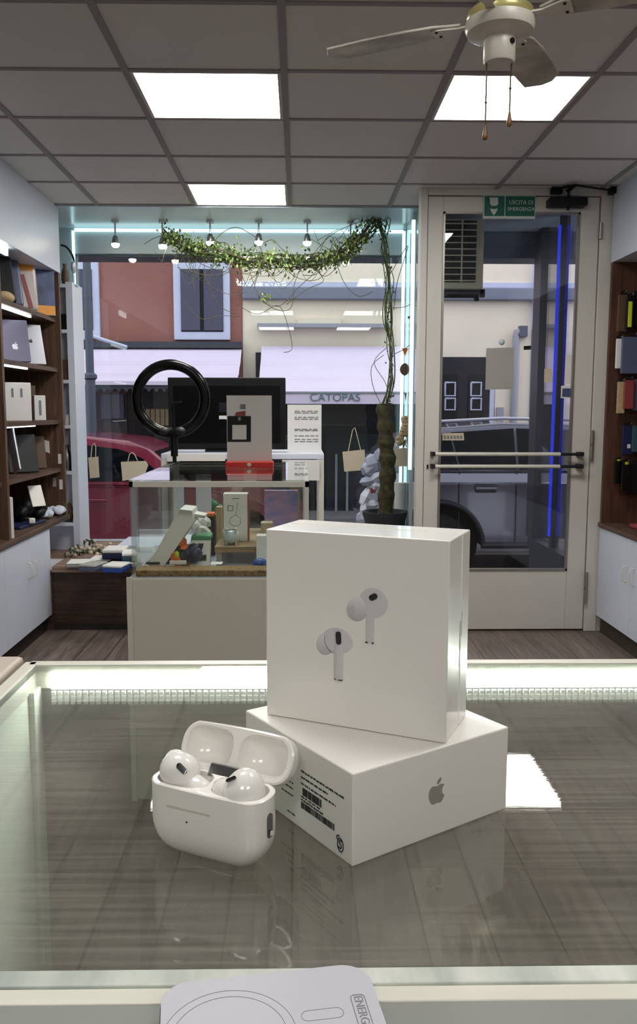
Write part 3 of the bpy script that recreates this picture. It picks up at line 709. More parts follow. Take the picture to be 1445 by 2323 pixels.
# ------------------------------------------------------------------ phone cases displayed on the window bench
t = thing('display_riser', 'low white platform carrying phone cases on the window bench', 'riser', (-.85,5.75,.394))
bx((-1.22,5.55,.394),(-.55,5.93,.43)).build('platform','panel_white',t,bevel=.006)
def slab(u, v, Zt, w, d, h, rot, body, label, top='card_white'):
    c = PZ(u, v, Zt+h)
    t = thing('phone_case_box', label, 'box', (c.x,c.y,Zt), 'phone case boxes in the shop window')
    e = Euler((0,0,R(rot)))
    MB().obox((c.x,c.y,Zt+h*.32),w,d,h*.64,e).build('tray',body,t,bevel=.006)
    MB().obox((c.x,c.y,Zt+h*.82),w*1.0,d*1.0,h*.36,e).build('lid',top,t,bevel=.006)
slab(262,1242,.43,.13,.17,.06,0,'navy','navy tray box with white lid at the back corner of the platform')
slab(300,1250,.43,.12,.16,.05,10,'teal','teal tray box with white lid on the platform')
slab(330,1238,.43,.10,.05,.10,0,'card_white','upright white box standing tallest on the platform')
slab(345,1252,.43,.15,.12,.05,0,'grey_card','grey tray box with white lid on the platform')
slab(388,1245,.43,.13,.12,.06,0,'red_dull','red tray box with white lid on the platform')
slab(232,1264,.394,.13,.15,.035,0,'bluegrey','blue grey box with white lid lying at the flowers')
slab(186,1272,.394,.16,.14,.03,5,'grey_card','flat grey box with white lid lying beside the flowers')
slab(212,1277,.394,.11,.15,.04,-18,'bluegrey','slate blue box with grey lid at the bench edge','grey_card')
slab(275,1262,.394,.14,.12,.03,0,'grey_card','flat white box lying in front of the platform')
slab(264,1278,.394,.12,.14,.045,-12,'blue','blue box with white lid at the bench edge')
slab(300,1272,.394,.10,.14,.03,0,'navy','thin navy box with white lid by the glass display case')

# paper bags hung on the window glass
def paper_bag(pts, hpts, label, Y=5.99):
    q = poly_px(pts, Y); c = sum(q, Vector())/len(q)
    t = thing('paper_bag', label, 'paper bag', (c.x,Y,min(p.z for p in q)), 'small paper bags on the window glass')
    MB().prism([(p.x,p.z) for p in q],(0,Y,0),(1,0,0),(0,0,1),(0,.009,0)).build('bag','kraft',t)
    MB().tube([PY(u,v,Y+.004) for u,v in hpts],.0035,6).build('handle','kraft',t,smooth=50)
paper_bag([(200,1038),(222,1036),(225,1083),(204,1085)],[(206,1038),(209,1010),(214,1005),(217,1012),(217,1037)],'narrow paper bag on the glass over the pink car door')
paper_bag([(274,1048),(330,1046),(336,1055),(330,1072),(318,1084),(278,1091)],[(290,1047),(294,1030),(300,1026),(306,1032),(312,1046)],'wide torn paper bag on the glass above the display case corner')
paper_bag([(777,1025),(827,1020),(831,1066),(781,1070)],[(790,1024),(800,975),(805,970),(808,980),(818,1021)],'paper bag with tall handles on the glass beside the plant trunk')
paper_bag([(877,1022),(932,1013),(935,1055),(884,1061)],[(892,1019),(897,1005),(905,1001),(912,1007),(916,1015)],'paper bag hanging before the light strip at the window corner past the trunk',5.87)

# ------------------------------------------------------------------ spot lamps in the window
for (u, v, l) in ((262,553,'small spot lamp hanging in the window, nearest the white shelf'),(369,556,'spot lamp hanging in the window where the vine garland begins'),(477,549,'round spot lamp hanging second along the vine garland'),
                  (587,548,'spot lamp hanging above the middle of the vine garland'),(697,549,'spot lamp hanging over the beige facade'),(795,560,'last spot lamp, near the vine hook')):
    p = PY(u, v, 5.72)
    t = thing('spot_lamp', l, 'lamp', (p.x,p.y,ZC-.012), 'spot lamps in the shop window')
    MB().cyl((p.x,p.y,ZC-.013),(p.x,p.y,p.z+.05),.006,10).lathe([(.025,ZC-.03),(.025,ZC-.013)],(p.x,p.y,0),16).build('stem','chrome',t,smooth=40)
    MB().lathe([(.006,.055),(.018,.045),(.024,.018),(.026,.0)],p,20).build('shade','steel',t,smooth=40)
    MB().ell(p-Vector((0,0,.004)),(.027,.027,.022),None,14,8).build('bulb','spot_light',t,smooth=60)

# ------------------------------------------------------------------ climbing plant
pc = Vector((.575,5.55,.394))
t = thing('potted_plant', 'climbing plant on a mossy pole in a black pot, its vines garlanded across the window', 'plant', pc)
MB().lathe([(.11,0),(.135,.20),(.15,.24),(.15,.265),(.135,.265),(.12,.22),(.02,.215)], pc, 32).build('pot','pot',t,smooth=40)
MB().lathe([(.128,.215),(.06,.235),(.0,.24)], pc, 24).build('soil','moss',t,smooth=40)
tr = [PY(u,v,5.55) for u,v in ((874,1180),(876,1120),(880,1060),(876,1010),(874,960),(871,915))]
tr[0].z = .60
MB().tube(catmull([tuple(p) for p in tr],5),[.052+.008*sin(k*1.7) for k in range(26)],14).build('moss_pole','moss',t,smooth=60)
rr = random.Random(3)
def wob(path, sd, n=6):
    pts = [PY(u+rr.gauss(0,sd), v+rr.gauss(0,sd), Y+rr.gauss(0,.03)) for u, v, Y in path]
    return [Vector(p) for p in catmull([tuple(p) for p in pts], n)]
riser = [(872,930,5.55),(890,870,5.55),(886,790,5.56),(884,720,5.58),(882,640,5.6),(872,560,5.62),(868,515,5.64),(855,500,5.65)]
gar = [(855,500,5.65),(830,530,5.66),(800,560,5.66),(765,585,5.66),(720,596,5.66),(660,596,5.66),(600,596,5.66),(545,588,5.66),(500,575,5.66),(450,568,5.66),(410,555,5.66),(375,532,5.66)]
for k in range(9): MB().tube(wob(riser,4+k*.6),.0045 if k < 4 else .003,6).build('vine','vine',t,smooth=60)
for k in range(12): MB().tube(wob(gar,7+k*.5),.0045 if k < 5 else .003,6).build('vine','vine' if k % 3 else 'vine_brown',t,smooth=60)
loose = [[(500,590,5.66),(480,640,5.66),(500,690,5.66),(540,715,5.66)],[(560,600,5.66),(575,650,5.66),(600,690,5.66),(640,690,5.66),(680,650,5.66),(740,600,5.66)],
 [(600,600,5.66),(580,660,5.66),(620,700,5.66),(658,700,5.66),(667,640,5.66),(690,600,5.66)],[(530,690,5.66),(580,710,5.66),(630,694,5.66),(655,740,5.66),(662,790,5.66),(640,800,5.66)],
 [(700,590,5.66),(730,640,5.66),(700,660,5.66),(650,690,5.66)],[(760,590,5.66),(780,640,5.66),(810,670,5.66),(840,665,5.66)],[(430,560,5.66),(428,610,5.66),(440,660,5.66)],
 [(465,560,5.66),(470,640,5.66),(520,665,5.66),(560,664,5.66)],[(420,680,5.66),(450,722,5.66),(500,716,5.66),(540,720,5.66)],[(600,560,5.66),(620,545,5.66),(640,560,5.66),(660,585,5.66)],
 [(480,560,5.66),(500,530,5.66),(540,520,5.66),(580,540,5.66)],[(885,620,5.6),(925,560,5.6),(900,640,5.6),(890,700,5.6)],[(888,780,5.56),(850,820,5.56),(870,870,5.56),(890,900,5.56)],
 [(890,800,5.56),(930,780,5.6),(945,740,5.6)],[(880,700,5.58),(930,690,5.6),(945,640,5.6)],[(872,930,5.55),(850,880,5.55),(842,830,5.55),(870,800,5.56)],[(700,585,5.66),(750,540,5.66),(800,510,5.66),(852,500,5.65)],[(640,590,5.66),(560,620,5.66),(470,600,5.66),(400,560,5.66)]]
for pth in loose: MB().tube(wob(pth,3,8),.0022,6).build('vine','vine_brown',t,smooth=60)
for k in range(34):
    i = rr.randrange(len(gar)-2); u, v, Y = gar[i]; L_ = rr.uniform(40,150)
    pth = [(u,v,Y),(u-L_*.3,v+rr.uniform(-40,55),Y),(u-L_*.7,v+rr.uniform(-35,75),Y),(u-L_,v+rr.uniform(-20,40),Y)]
    MB().tube(wob(pth,5,6),rr.uniform(.0014,.0024),5).build('vine','vine_brown' if k % 2 else 'vine',t,smooth=60)
lf, ld = MB(), MB()
gp = [PY(u,v,Y) for u,v,Y in gar]
def leaf_at(b, p, s):
    e = Euler((rr.random()*6,rr.random()*6,rr.random()*6)).to_matrix()
    b.add([p+e@Vector(q)*s for q in ((0,0,0),(.4,.35,.08),(1,0,0),(.4,-.35,.08))],[(0,1,2),(0,2,3)])
for k in range(2300):
    i = min(len(gp)-2, int(rr.betavariate(1.3,1.1)*(len(gp)-1))); q = gp[i].lerp(gp[i+1], rr.random())
    q = q + Vector((rr.gauss(0,.03),rr.gauss(0,.04),rr.gauss(0,.035)+.005))
    leaf_at(lf if rr.random() < .65 else ld, q, rr.uniform(.014,.034))
for k in range(40): leaf_at(lf, PY(603+rr.gauss(0,10),673+rr.gauss(0,6),5.66), .022)
rp = [PY(u,v,Y) for u,v,Y in riser]
for k in range(160):
    i = rr.randrange(len(rp)-1); leaf_at(ld, rp[i].lerp(rp[i+1],rr.random())+Vector((rr.gauss(0,.02),rr.gauss(0,.02),0)), rr.uniform(.012,.025))
lf.build('leaves','leaf',t)['kind'] = 'stuff'; ld.build('dark_leaves','leaf_dark',t)['kind'] = 'stuff'
# hanging ornaments and things beside the pot
t = thing('hanging_ornament', 'round brown slice with an orange bow hanging by the light strips', 'ornament', PY(922,858,5.88))
c = PY(922,838,5.88); MB().lathe([(.02,-.006),(.045,-.004),(.045,.004),(.02,.006)],c,24,Matrix.Rotation(R(90),3,'X')@Matrix.Scale(1.3,3,Vector((0,0,1)))).build('slice','brown',t,smooth=40)
px_plate('bow',[(912,790),(932,790),(928,806),(918,806)],5.87,.012,'orange',t); MB().tube([PY(922,797,5.88),PY(922,825,5.88)],.002,6).tube([PY(922,470,5.88),PY(922,797,5.88)],.0015,6).build('string','tan',t)
def stand(name,u,v0,v1,Y,r,m,label,cat,prof):
    a = PY(u,v0,Y); h = a.z-.394
    o = MB().lathe([(rr_*r,zz*h) for rr_,zz in prof],(a.x,Y,.394),20).build(name,m,smooth=45); return tag(o,label,cat)
stand('white_tube',908,1095,1180,5.75,.042,'paper','tall white tube standing on the window bench behind the pot','tube',[(1,0),(1,1),(.8,1)])
stand('clear_bottle',936,1103,1180,5.70,.026,'glassware','small clear bottle standing beside the tall white tube','bottle',[(1,0),(1,.6),(.4,.8),(.4,1)])
t = thing('dried_flowers','bunch of dried cream flowers fixed on the corner window glass','flowers',PY(920,1000,5.8))
b = MB()
for k in range(26): b.ell(PY(905+k*.9+rr.gauss(0,4),1005-k*2.6+rr.gauss(0,5),5.8),(.02,.02,.022),Euler((rr.random(),rr.random(),0)),8,6)
b.build('blossoms','tan',t,smooth=60); MB().tube([PY(915,1015,5.8),PY(928,960,5.8),(.73,5.8,1.45)],.004,6).build('stem','vine_brown',t)
# bags piled behind the trunk
t = thing('plastic_bag','crumpled pale blue and white bags leaning by the plant trunk','bag',(.42,5.82,.394))
b = MB(); b2 = MB(); b3 = MB()
for (u,v,w_,h_,k_) in ((846,1052,22,24,1),(836,1066,18,20,1),(852,1085,30,14,0),(838,1090,26,12,1),(852,1104,24,12,0),(842,1112,10,8,2),(832,1128,16,26,0),(858,1128,20,24,1),(846,1142,22,14,0),(826,1156,12,24,0),(838,1170,14,18,1),(856,1158,18,16,0),(862,1030,16,22,1),(848,1186,28,16,1),(868,1075,16,16,1),(820,1178,10,18,1),(845,1215,30,22,0),(846,1243,34,14,1)):
    c = PY(u,v,5.84); s_ = 5.84/1895
    (b,b2,b3)[k_].ell(c,(w_*s_,.06,h_*s_),Euler((rr.uniform(-.3,.3),rr.uniform(-.7,.7),rr.uniform(-.6,.6))),5,4)
b3.build('red_fold','red_dull',t)
b.build('white_folds','cloth_white',t); b2.build('grey_folds','bag_grey',t)

# ------------------------------------------------------------------ glass display case in mid shop
CX0, CX1, CY0, CY1, CZ = -.558, .032, 2.74, 3.72, 1.10; CB = .772
t = thing('display_case', 'white based glass display case standing end on in mid shop', 'display case', (-.26,3.2,0))
bx((CX0-.012,CY0,.0),(CX1,CY1,CB)).build('base_cabinet','laminate',t,bevel=.003)
bx((CX0-.014,CY0-.012,.0),(CX0+.004,CY0-.001,CB+.006)).build('edge_strip','rail_white',t)
bx((CX0+.01,CY0+.01,CB),(CX1-.01,CY1-.01,CB+.004)).build('case_floor','panel_white',t)
for a, b in (((CX0+.004,CY0+.004,CB),(CX1-.004,CY0+.009,CZ-.02)),((CX0+.004,CY1-.009,CB),(CX1-.004,CY1-.004,CZ-.02)),((CX0,CY0+.009,CB),(CX0+.005,CY1-.009,CZ-.02)),((CX1-.005,CY0+.009,CB),(CX1,CY1-.009,CZ-.02))):
    bx(a,b).build('pane','case_glass',t)
bx((CX0,CY0,CZ-.004),(CX1,CY1,CZ+.002)).build('glass_top','case_glass',t)
for a, b in (((CX0,CY0,CZ-.022),(CX1,CY0+.014,CZ-.004)),((CX0,CY1-.014,CZ-.022),(CX1,CY1,CZ-.004)),((CX0,CY0,CZ-.022),(CX0+.012,CY1,CZ-.004)),((CX1-.012,CY0,CZ-.022),(CX1,CY1,CZ-.004))):
    bx(a,b).build('top_rail','rail_white',t)
for x, y in ((CX1-.014,CY0),(CX0,CY1-.014),(CX1-.014,CY1-.014)):
    bx((x,y,CB),(x+.014,y+.014,CZ-.022)).build('corner_post','rail_white',t)
bx((-.475,3.25,CB+.004),(-.452,3.275,CZ-.022)).build('inner_post','panel_white',t)
bx((-.402,3.25,CB+.004),(-.345,3.275,CZ-.022)).build('inner_post','panel_white',t)
o = bx((CX0+.012,CY0+.014,CB+.004),(CX1-.012,CY0+.10,CB+.026)).build('wicker_tray','wicker',bevel=.004); tag(o,'woven wicker edging tray along the front of the display case','tray')
F0 = CB+.0045
# riser, watch box, cups
t = thing('wooden_riser','low wooden table riser inside the glass case','riser',(-.15,3.1,F0))
za = PY(530,1235,2.98).z
bx((-.30,2.93,za-.022),(.0,3.40,za)).build('top','pale_wood',t,bevel=.002)
for x in (-.285,-.015):
    for y in (2.95,3.38): bx((x-.01,y-.01,F0),(x+.01,y+.01,za-.022)).build('leg','metal_grey',t)
a, b = PY(506,1120,3.05), PY(562,1236,3.05)
t = thing('watch_box','tall white watch box with line drawing on the wooden riser','box',((a.x+b.x)/2,3.05,za))
bx((a.x,3.05,za),(b.x,3.11,a.z)).build('box','card_white',t,bevel=.002)
bx((b.x,3.052,za+.002),(b.x+.004,3.11,a.z-.004)).build('red_edge','red_dull',t)
pr = MB(); q = lambda u,v: PY(u,v,3.0495)
def ring_line(pts,r=.0011): pr.tube([q(u,v) for u,v in pts]+[q(*pts[0])],r,5)
ring_line([(517,1147),(528,1147),(529,1159),(516,1159)]); ring_line([(534,1168),(545,1175),(546,1188),(540,1193),(528,1193),(521,1187),(522,1176)],.0007)
pr.tube([q(527,1131),q(542,1131)],.0012,5); pr.tube([q(540,1140),q(535,1168)],.0005,5); pr.build('print','ink',t)
c = PY(525,1224,2.99)
o = MB().lathe([(.010,0),(.028,.012),(.032,.028),(.026,.045),(.018,.052),(.016,.052),(.022,.044),(.028,.028),(.022,.012)],(c.x,2.985,za),24).build('glass_bowl','glassware',smooth=45); tag(o,'small round glass cup in front of the watch box','cup')
o = MB().ell((c.x,2.985,za+.024),(.018,.018,.014)).build('orange_candle','orange',smooth=60); tag(o,'orange candle inside the small glass cup','candle')
for k,(dx,dz) in enumerate(((-.016,.05),(.018,.052))):
    o = MB().ell((c.x+dx,2.968,za+.056),(.006,.006,.006)).cyl((c.x+dx,2.968,za),(c.x+dx,2.968,za+.05),.003,8).build('crystal_pin','bulb_off',smooth=60); tag(o,'bright crystal pin standing '+('nearer the white ramp' if k == 0 else 'nearer the watch box corner')+' by the glass cup','pin')
# white ramp
t = thing('display_ramp','sloping white folded card ramp inside the glass case','ramp',(-.45,2.95,F0))
MB().prism([(-.535,F0+.001),(-.478,F0+.001),(-.364,.945),(-.370,.985),(-.412,.990)],(0,2.87,0),(1,0,0),(0,0,1),(0,.14,0)).build('slope','card_white',t,bevel=.002)
MB().prism([(-.470,F0+.03),(-.462,F0+.03),(-.366,.950),(-.372,.958)],(0,2.88,0),(1,0,0),(0,0,1),(0,.12,0)).build('folded_flap','paper',t)
MB().obox((-.36,2.95,.962),.06,.08,.010,Euler((0,R(10),0))).build('top_flap','paper',t)
# mixed goods
def case_box(name,u0,u1,v0,Y,d,m,label,cat='box',base=F0,bev=.003):
    a = PY(u0,v0,Y); b = PY(u1,v0,Y); o = bx((a.x,Y,base),(b.x,Y+d,a.z)).build(name,m,bevel=bev); return tag(o,label,cat)
a, b = PY(464,1172,3.16), PY(486,1172,3.16)
t = thing('dark_tin','black tin with orange lid behind the printed box','tin',((a.x+b.x)/2,3.19,F0))
bx((a.x,3.16,F0),(b.x,3.22,a.z)).build('body','black',t,bevel=.003); bx((a.x+.001,3.161,a.z),(b.x-.001,3.219,a.z+.012)).build('lid','orange',t,bevel=.002)
c = PY(470,1150,3.3); b = MB()
for k in range(9): b.ell((c.x+rr.gauss(0,.02),3.34+rr.gauss(0,.01),c.z+rr.gauss(0,.012)),(.02,.012,.014),Euler((rr.random(),rr.random(),0)),8,6)
b.cyl((c.x,3.34,F0),(c.x,3.34,c.z),.004,8); o = b.build('green_sprig','green',smooth=60); tag(o,'bright green sprig standing at the back of the display case','sprig')
t = thing('toy_box','white printed box with green top beside the dark bundle','box',(PY(458,1280,2.9).x,2.9,F0))
a, b = PY(436,1226,2.9), PY(474,1226,2.9); bx((a.x,2.9,F0),(b.x,2.97,a.z)).build('box','card_white',t,bevel=.002)
bx((a.x-.004,2.9,a.z),(b.x+.006,2.985,a.z+.016)).build('green_top','green',t,bevel=.004)
px_plate('print',[(449,1233),(462,1233),(460,1242),(456,1251),(451,1244)],2.8985,.0015,'ink',t); px_plate('print',[(447,1262),(468,1258),(468,1272),(450,1273)],2.8985,.0015,'ink',t)
for k,(u,v,m,l) in enumerate(((390,1262,'navy','dark blue cloth bundle lying lowest in the display case pile'),(412,1252,'black','black cloth bundle in the display case pile'),(428,1262,'navy','navy blue bundle leaning on the printed box'),(420,1240,'orange','small orange and black bundle on top of the display case pile'))):
    c = PY(u,v,2.90); b = MB(); hz = c.z-F0
    for j in range(6): b.ell((c.x+rr.gauss(0,.012),2.90+rr.gauss(0,.012),F0+.03+rr.uniform(.0,max(.005,hz-.01))),(.03,.025,.024),Euler((rr.random()*2,rr.random()*2,0)),9,6)
    o = b.build('cloth_bundle',m,smooth=60); tag(o,l,'bundle')
o = MB().ell(PY(401,1258,2.86),(.008,.008,.013)).build('green_charm','lime',smooth=60); tag(o,'small lime green charm on the dark bundle','charm')
b = MB(); c = PY(450,1200,3.02)
for j in range(8): b.ell((c.x+rr.gauss(0,.016),3.05+rr.gauss(0,.02),F0+.02+.14*j/8),(.03,.03,.02),Euler((rr.random()*3,rr.random()*3,0)),6,4)
o = b.build('crumpled_paper','paper'); tag(o,'crumpled white paper heap behind the green topped printed box','paper')
case_box('cork_block',490,503,1150,3.12,.04,'tan','upright tan cork block beside the tall watch box','block')
case_box('white_stand',384,422,1272,2.85,.03,'card_white','small white folded stand just behind the wicker tray','stand',base=CB+.026)
case_box('black_clip',330,362,1276,2.86,.03,'black','black clip lying at the foot of the white ramp','clip',base=CB+.026)
case_box('white_pack',476,503,1280,2.86,.05,'paper','flat white pack lying under the wooden riser edge','pack',base=CB+.026)
case_box('tall_white_box',581,604,1215,2.92,.05,'card_white','tall white box partly behind the large earphone box','box')
o = MB().ell(PY(590,1278,2.86),(.028,.02,.018)).build('blue_pouch','blue',smooth=60); tag(o,'round blue pouch at the foot of the tall white box','pouch')
case_box('paper_box',591,618,1186,3.25,.06,'kraft','small tan box at the far corner of the display case','box')
for k,(u,l) in enumerate(((446,'narrow tan tube box standing beside the black tin, nearer the ramp'),(494,'narrow tan tube box standing between black tin and watch box'))):
    case_box('tube_box',u-6,u+6,1165,3.24,.04,'kraft',l,'box')
case_box('printed_sleeve',600,676,1112,3.55,.02,'sleeve_print','blue and pink printed sleeve standing at the back of the display case','sleeve')

# things on the glass top
GT = CZ+.002
t = thing('sign_holder','tall blank grey sign holder with red foot standing on the display case','sign holder',(-.196,3.33,GT))
a = PY(514,897,3.34); b = PY(617,1050,3.34)
bx((a.x,3.335,GT+.02),(b.x,3.340,a.z)).build('panel','paper',t)
rb = bx((a.x-.004,3.30,GT),(b.x+.006,3.375,GT+.026)).build('foot','red_plastic',t,bevel=.005)
c = PY(565,1047,3.30); MB().ell((c.x,3.299,GT+.013),(.009,.002,.007)).build('emblem','sign_white',rb,smooth=60)
px_plate('photo_card',[(516,918),(557,917),(557,943),(516,943)],3.3325,.002,'paper',t); px_plate('photo_print',[(545,917),(557,917),(557,928),(545,928)],3.3315,.001,'ink_soft',t); px_plate('photo_print',[(536,935),(557,932),(557,943),(532,943)],3.3315,.001,'red_dull',t)
px_plate('black_card',[(516,944),(569,944),(569,1002),(516,1002)],3.3315,.003,'black',t); px_plate('blank_square',[(527,964),(559,964),(559,997),(527,997)],3.3305,.001,'paper',t)
px_plate('clip',[(540,946),(546,946),(546,954),(540,954)],3.3295,.002,'steel',t)

c = PY(388,905,3.62); t = thing('ring_light','black ring light with phone clamp on a stand behind the display case','ring light',(c.x,3.80,0))
RY = 3.80; c = PY(388,905,RY); s = RY/1895
ring = [Vector((c.x+76*s*cos(a_),RY,c.z+76*s*sin(a_))) for a_ in [2*pi*k/48 for k in range(49)]]
MB().tube(ring,.024,14,False).build('ring','black_satin',t,smooth=60)
p = PY(395,990,RY); MB().cyl((p.x,RY+.02,0.02),(p.x,RY+.0,p.z),.009,12).cyl((p.x,RY,p.z-.09),(p.x,RY,p.z+.012),.016,14).build('pole','black',t,smooth=40)
for k in range(3):
    a_ = 2*pi*k/3+.5; MB().tube([(p.x,RY+.02,.35),(p.x+.22*cos(a_),RY+.14+.10*sin(a_),.012)],.008,8).build('leg','black',t,smooth=40)
q1 = PY(392,915,RY); MB().tube([(p.x,RY,p.z),(q1.x,RY,q1.z)],.006,8).obox((q1.x+.012,RY-.012,q1.z+.004),.055,.012,.010,Euler((0,R(-8),0))).build('phone_clamp','black',t)
for k,u in enumerate((372,410)): c2 = PY(u,978,RY-.02); MB().ell(c2,(.024,.02,.018)).build('clamp_knob','pot',t,smooth=60)

# white side table behind, monitor and notice
TY0, TY1 = 4.42, 4.90
ta = PY(365,1029,TY0); tb = PY(735,1029,TY0); tz = ta.z
t = thing('side_table','white metal table behind the display case','table',((ta.x+tb.x)/2,4.66,0))
bx((ta.x,TY0,tz-.03),(tb.x,TY1,tz)).build('table_top','panel_white',t,bevel=.003)
for x in (ta.x,tb.x-.028):
    for y in (TY0,TY1-.028): bx((x,y,0),(x+.028,y+.028,tz-.03)).build('leg','rail_white',t)
bx((ta.x+.028,TY0+.1,.62),(tb.x-.028,TY1-.03,.635)).build('low_shelf','panel_white',t)
a, b = PY(380,856,4.62), PY(648,1022,4.62)
t = thing('monitor','large black computer monitor seen from the front on the side table','monitor',((a.x+b.x)/2,4.64,tz))
bx((a.x,4.62,tz+.012),(b.x,4.665,a.z)).build('case','black',t,bevel=.005)
bx((a.x+.03,4.616,tz+.05),(b.x-.03,4.622,a.z-.045)).build('screen','screen',t)
MB().obox(((a.x+b.x)/2,4.66,tz+.006),.24,.14,.010).box(((a.x+b.x)/2-.04,4.655,tz+.01),((a.x+b.x)/2+.04,4.68,tz+.09)).build('foot','black',t)
px_plate('sticker',[(497,913),(516,913),(516,935),(497,935)],4.6145,.002,'shop_dark',t); px_plate('sticker',[(497,943),(516,943),(516,951),(497,951)],4.6145,.002,'paper',t)
a, b = PY(652,918,4.55), PY(729,1029,4.55)
t = thing('notice_board','white notice panel with faint grey text standing on the side table','notice',((a.x+b.x)/2,4.55,tz))
bx((a.x,4.55,tz),(b.x,4.556,a.z)).build('panel','paper',t)
pr = MB()
for v in (933,937,947,951,974,977,989,997,1002):
    u = 668
    while u < 720:
        w_ = rr.uniform(5,16); e_ = min(u+w_,722); pa, pb = PY(u,v-1.2,4.549), PY(e_,v+1.0,4.549); pr.box((pa.x,4.549,pb.z),(pb.x,4.5503,pa.z)); u = e_+3
pr.build('printed_text','ink_soft',t)
o = bx((PY(640,1058,4.40).x,4.405,PY(640,1090,4.405).z),(PY(725,1058,4.40).x,4.41,tz-.032)).build('hanging_sheet','paper'); tag(o,'pale sheet hanging from the front edge of the side table','paper')
tbl = [q_ for q_ in C.objects if q_.name == 'side_table'][0]
for (u0,u1,v0,l,m,nm_) in ((378,392,1033,'white hanging tag','paper','corner_tag'),(400,510,1032,'long white price rail','card_white','price_rail')):
    pa, pb = PY(u0,v0,4.41), PY(u1,v0+14,4.41); lab(bx((pa.x,4.413,pb.z),(pb.x,4.4195,tz-.001)).build(nm_,m,tbl),l)
o = MB().cyl((PY(668,1150,4.6).x,4.6,.636),(PY(668,1150,4.6).x,4.6,PY(668,1103,4.6).z),.032,18).build('cork_tube','tan',smooth=40); tag(o,'tan cork tube standing on the low shelf of the side table','tube')

# ------------------------------------------------------------------ foreground counter
KZ = 1.1371
t = thing('glass_counter','white framed glass topped counter with bright light strip in front','counter',(.3,.45,0))
GX0, GX1, GY0, GY1 = -.2, .95, .270, .628
bx((GX0,GY0,KZ-.005),(GX1,GY1-.010,KZ)).build('glass_top','counter_glass',t)
bx((GX0-.006,GY1-.010,KZ-.018),(GX1,GY1,KZ+.001)).build('far_rail','rail_white',t,bevel=.001)
bx((GX0-.010,GY0-.0,KZ-.018),(GX0,GY1-.002,KZ+.001)).build('side_rail','rail_white',t,bevel=.001)
bx((GX0-.02,.2615,KZ-.018),(GX1,GY0,KZ)).build('near_rail','rail_worn',t,bevel=.0008)
bx((GX0-.02,.2535,KZ-.018),(GX1,.2613,KZ-.0006)).build('near_band','rail_white',t,bevel=.0008)
bx((GX0-.02,-.05,KZ-.018),(GX1,.2533,KZ-.001)).build('back_shelf','slate',t)
bx((GX0,GY1-.008,.10),(GX1,GY1-.003,KZ-.018)).build('front_pane','front_glass',t)
lab(bx((GX0+.012,GY1-.0125,KZ-.0175),(GX1-.01,GY1-.0105,KZ-.0062)).build('led_strip','led_white',t),'bright white light strip')
rb_ = MB()  # white ribs added to imitate the dotted reflection of the light strip
for r_ in range(3):
    for k in range(236):
        x_ = GX0+.012+k*.0048; rb_.box((x_,GY1-.0125,KZ-.0222-r_*.0036),(x_+.0030,GY1-.0095,KZ-.0198-r_*.0036))
rb_.build('led_reflection_ribs','inner_white',t)
bx((GX0-.008,.255,.10),(GX0-.001,GY1-.02,KZ-.018)).build('side_panel','inner_white',t)
bx((GX0-.008,GY1-.026,.10),(GX0+.0035,GY1-.008,KZ-.016)).build('corner_post','inner_white',t,bevel=.001)
bx((GX0,.255,0),(GX1,.262,.10)).build('rear_plinth','skirt_brown',t)
bx((GX0-.008,.255,.0),(GX1,GY1,.10)).build('base','skirt_brown',t)
t = thing('side_counter','beige topped counter joining the glass counter at its corner','counter',(-.45,.4,0))
bx((-.9,.10,KZ-.03),(GX0-.0125,.633,KZ+.004)).build('worktop','beige_top',t,bevel=.004)
bx((-.9,.12,0),(GX0-.03,.61,KZ-.03)).build('cabinet','laminate',t)

# lower earphone box, lying flat
A2, B2, H2 = .0938, .0906, .0415; r2 = .58163
d2 = Vector((cos(r2),sin(r2),0)); e2 = Vector((-sin(r2),cos(r2),0)); c2 = Vector((.0225,.33338,KZ+.0002)); Zv = Vector((0,0,1))
t = thing('earphone_box','white box lying flat on the glass counter with label and grey fruit emblem','box',c2+d2*A2/2+e2*B2/2)
m2 = Matrix((d2,e2,Zv)).transposed()
MB().obox(c2+d2*A2/2+e2*B2/2+Zv*H2/2,A2,B2,H2,m2).build('carton','card_white',t,bevel=.0008,seg=3)
apple('emblem','logo_grey',t,c2+d2*.0476+Zv*.0212-e2*.00005,d2,Zv,.0118,.0002)
# printed side: s runs away from the near edge along e2
def side_q(b, s0, s1, z0, z1): b.prism([(s0,z0),(s1,z0),(s1,z1),(s0,z1)],c2-d2*.00018,e2,Zv,d2*.0002)
pr = MB(); rq = random.Random(5)
def words(s_hi, s_lo, z, hgt):
    s = s_hi
    while s > s_lo:
        w_ = rq.uniform(.0012,.0036); e_ = max(s-w_, s_lo)
        k = s
        while k > e_+.0002:
            side_q(pr, max(k-.00042,e_), k, z+rq.uniform(0,.25)*hgt, z+hgt*rq.uniform(.75,1)); k -= .00056
        s = e_-.0006
words(.0393,.0058,.0279,.0010); words(.0393,.0180,.0250,.0010); words(.0393,.0118,.0220,.0010)
words(.0393,.0240,.0158,.0008); words(.0393,.0210,.0142,.0010)
words(.0560,.0460,.0130,.0008); words(.0530,.0462,.0165,.0008); words(.0500,.0462,.0192,.0008); words(.0510,.0445,.0041,.0008)
words(.0480,.0466,.0225,.0016)
pr.build('printed_text','ink',t)
bc = MB(); s = .0380
while s > .0235:
    w_ = rq.choice((.00025,.0004,.0006,.0008)); side_q(bc,s-w_,s,.0172,.0208); s -= w_+rq.choice((.00025,.00035,.0005))
s = .0393
while s > .0133:
    w_ = rq.choice((.0003,.0005,.0008,.0010)); side_q(bc,s-w_,s,.0107,.0137); s -= w_+rq.choice((.00025,.00035,.0005))
bc.build('barcode','ink',t)
lb = MB(); side_q(lb,.0455,.0030,.0040,.0315); 
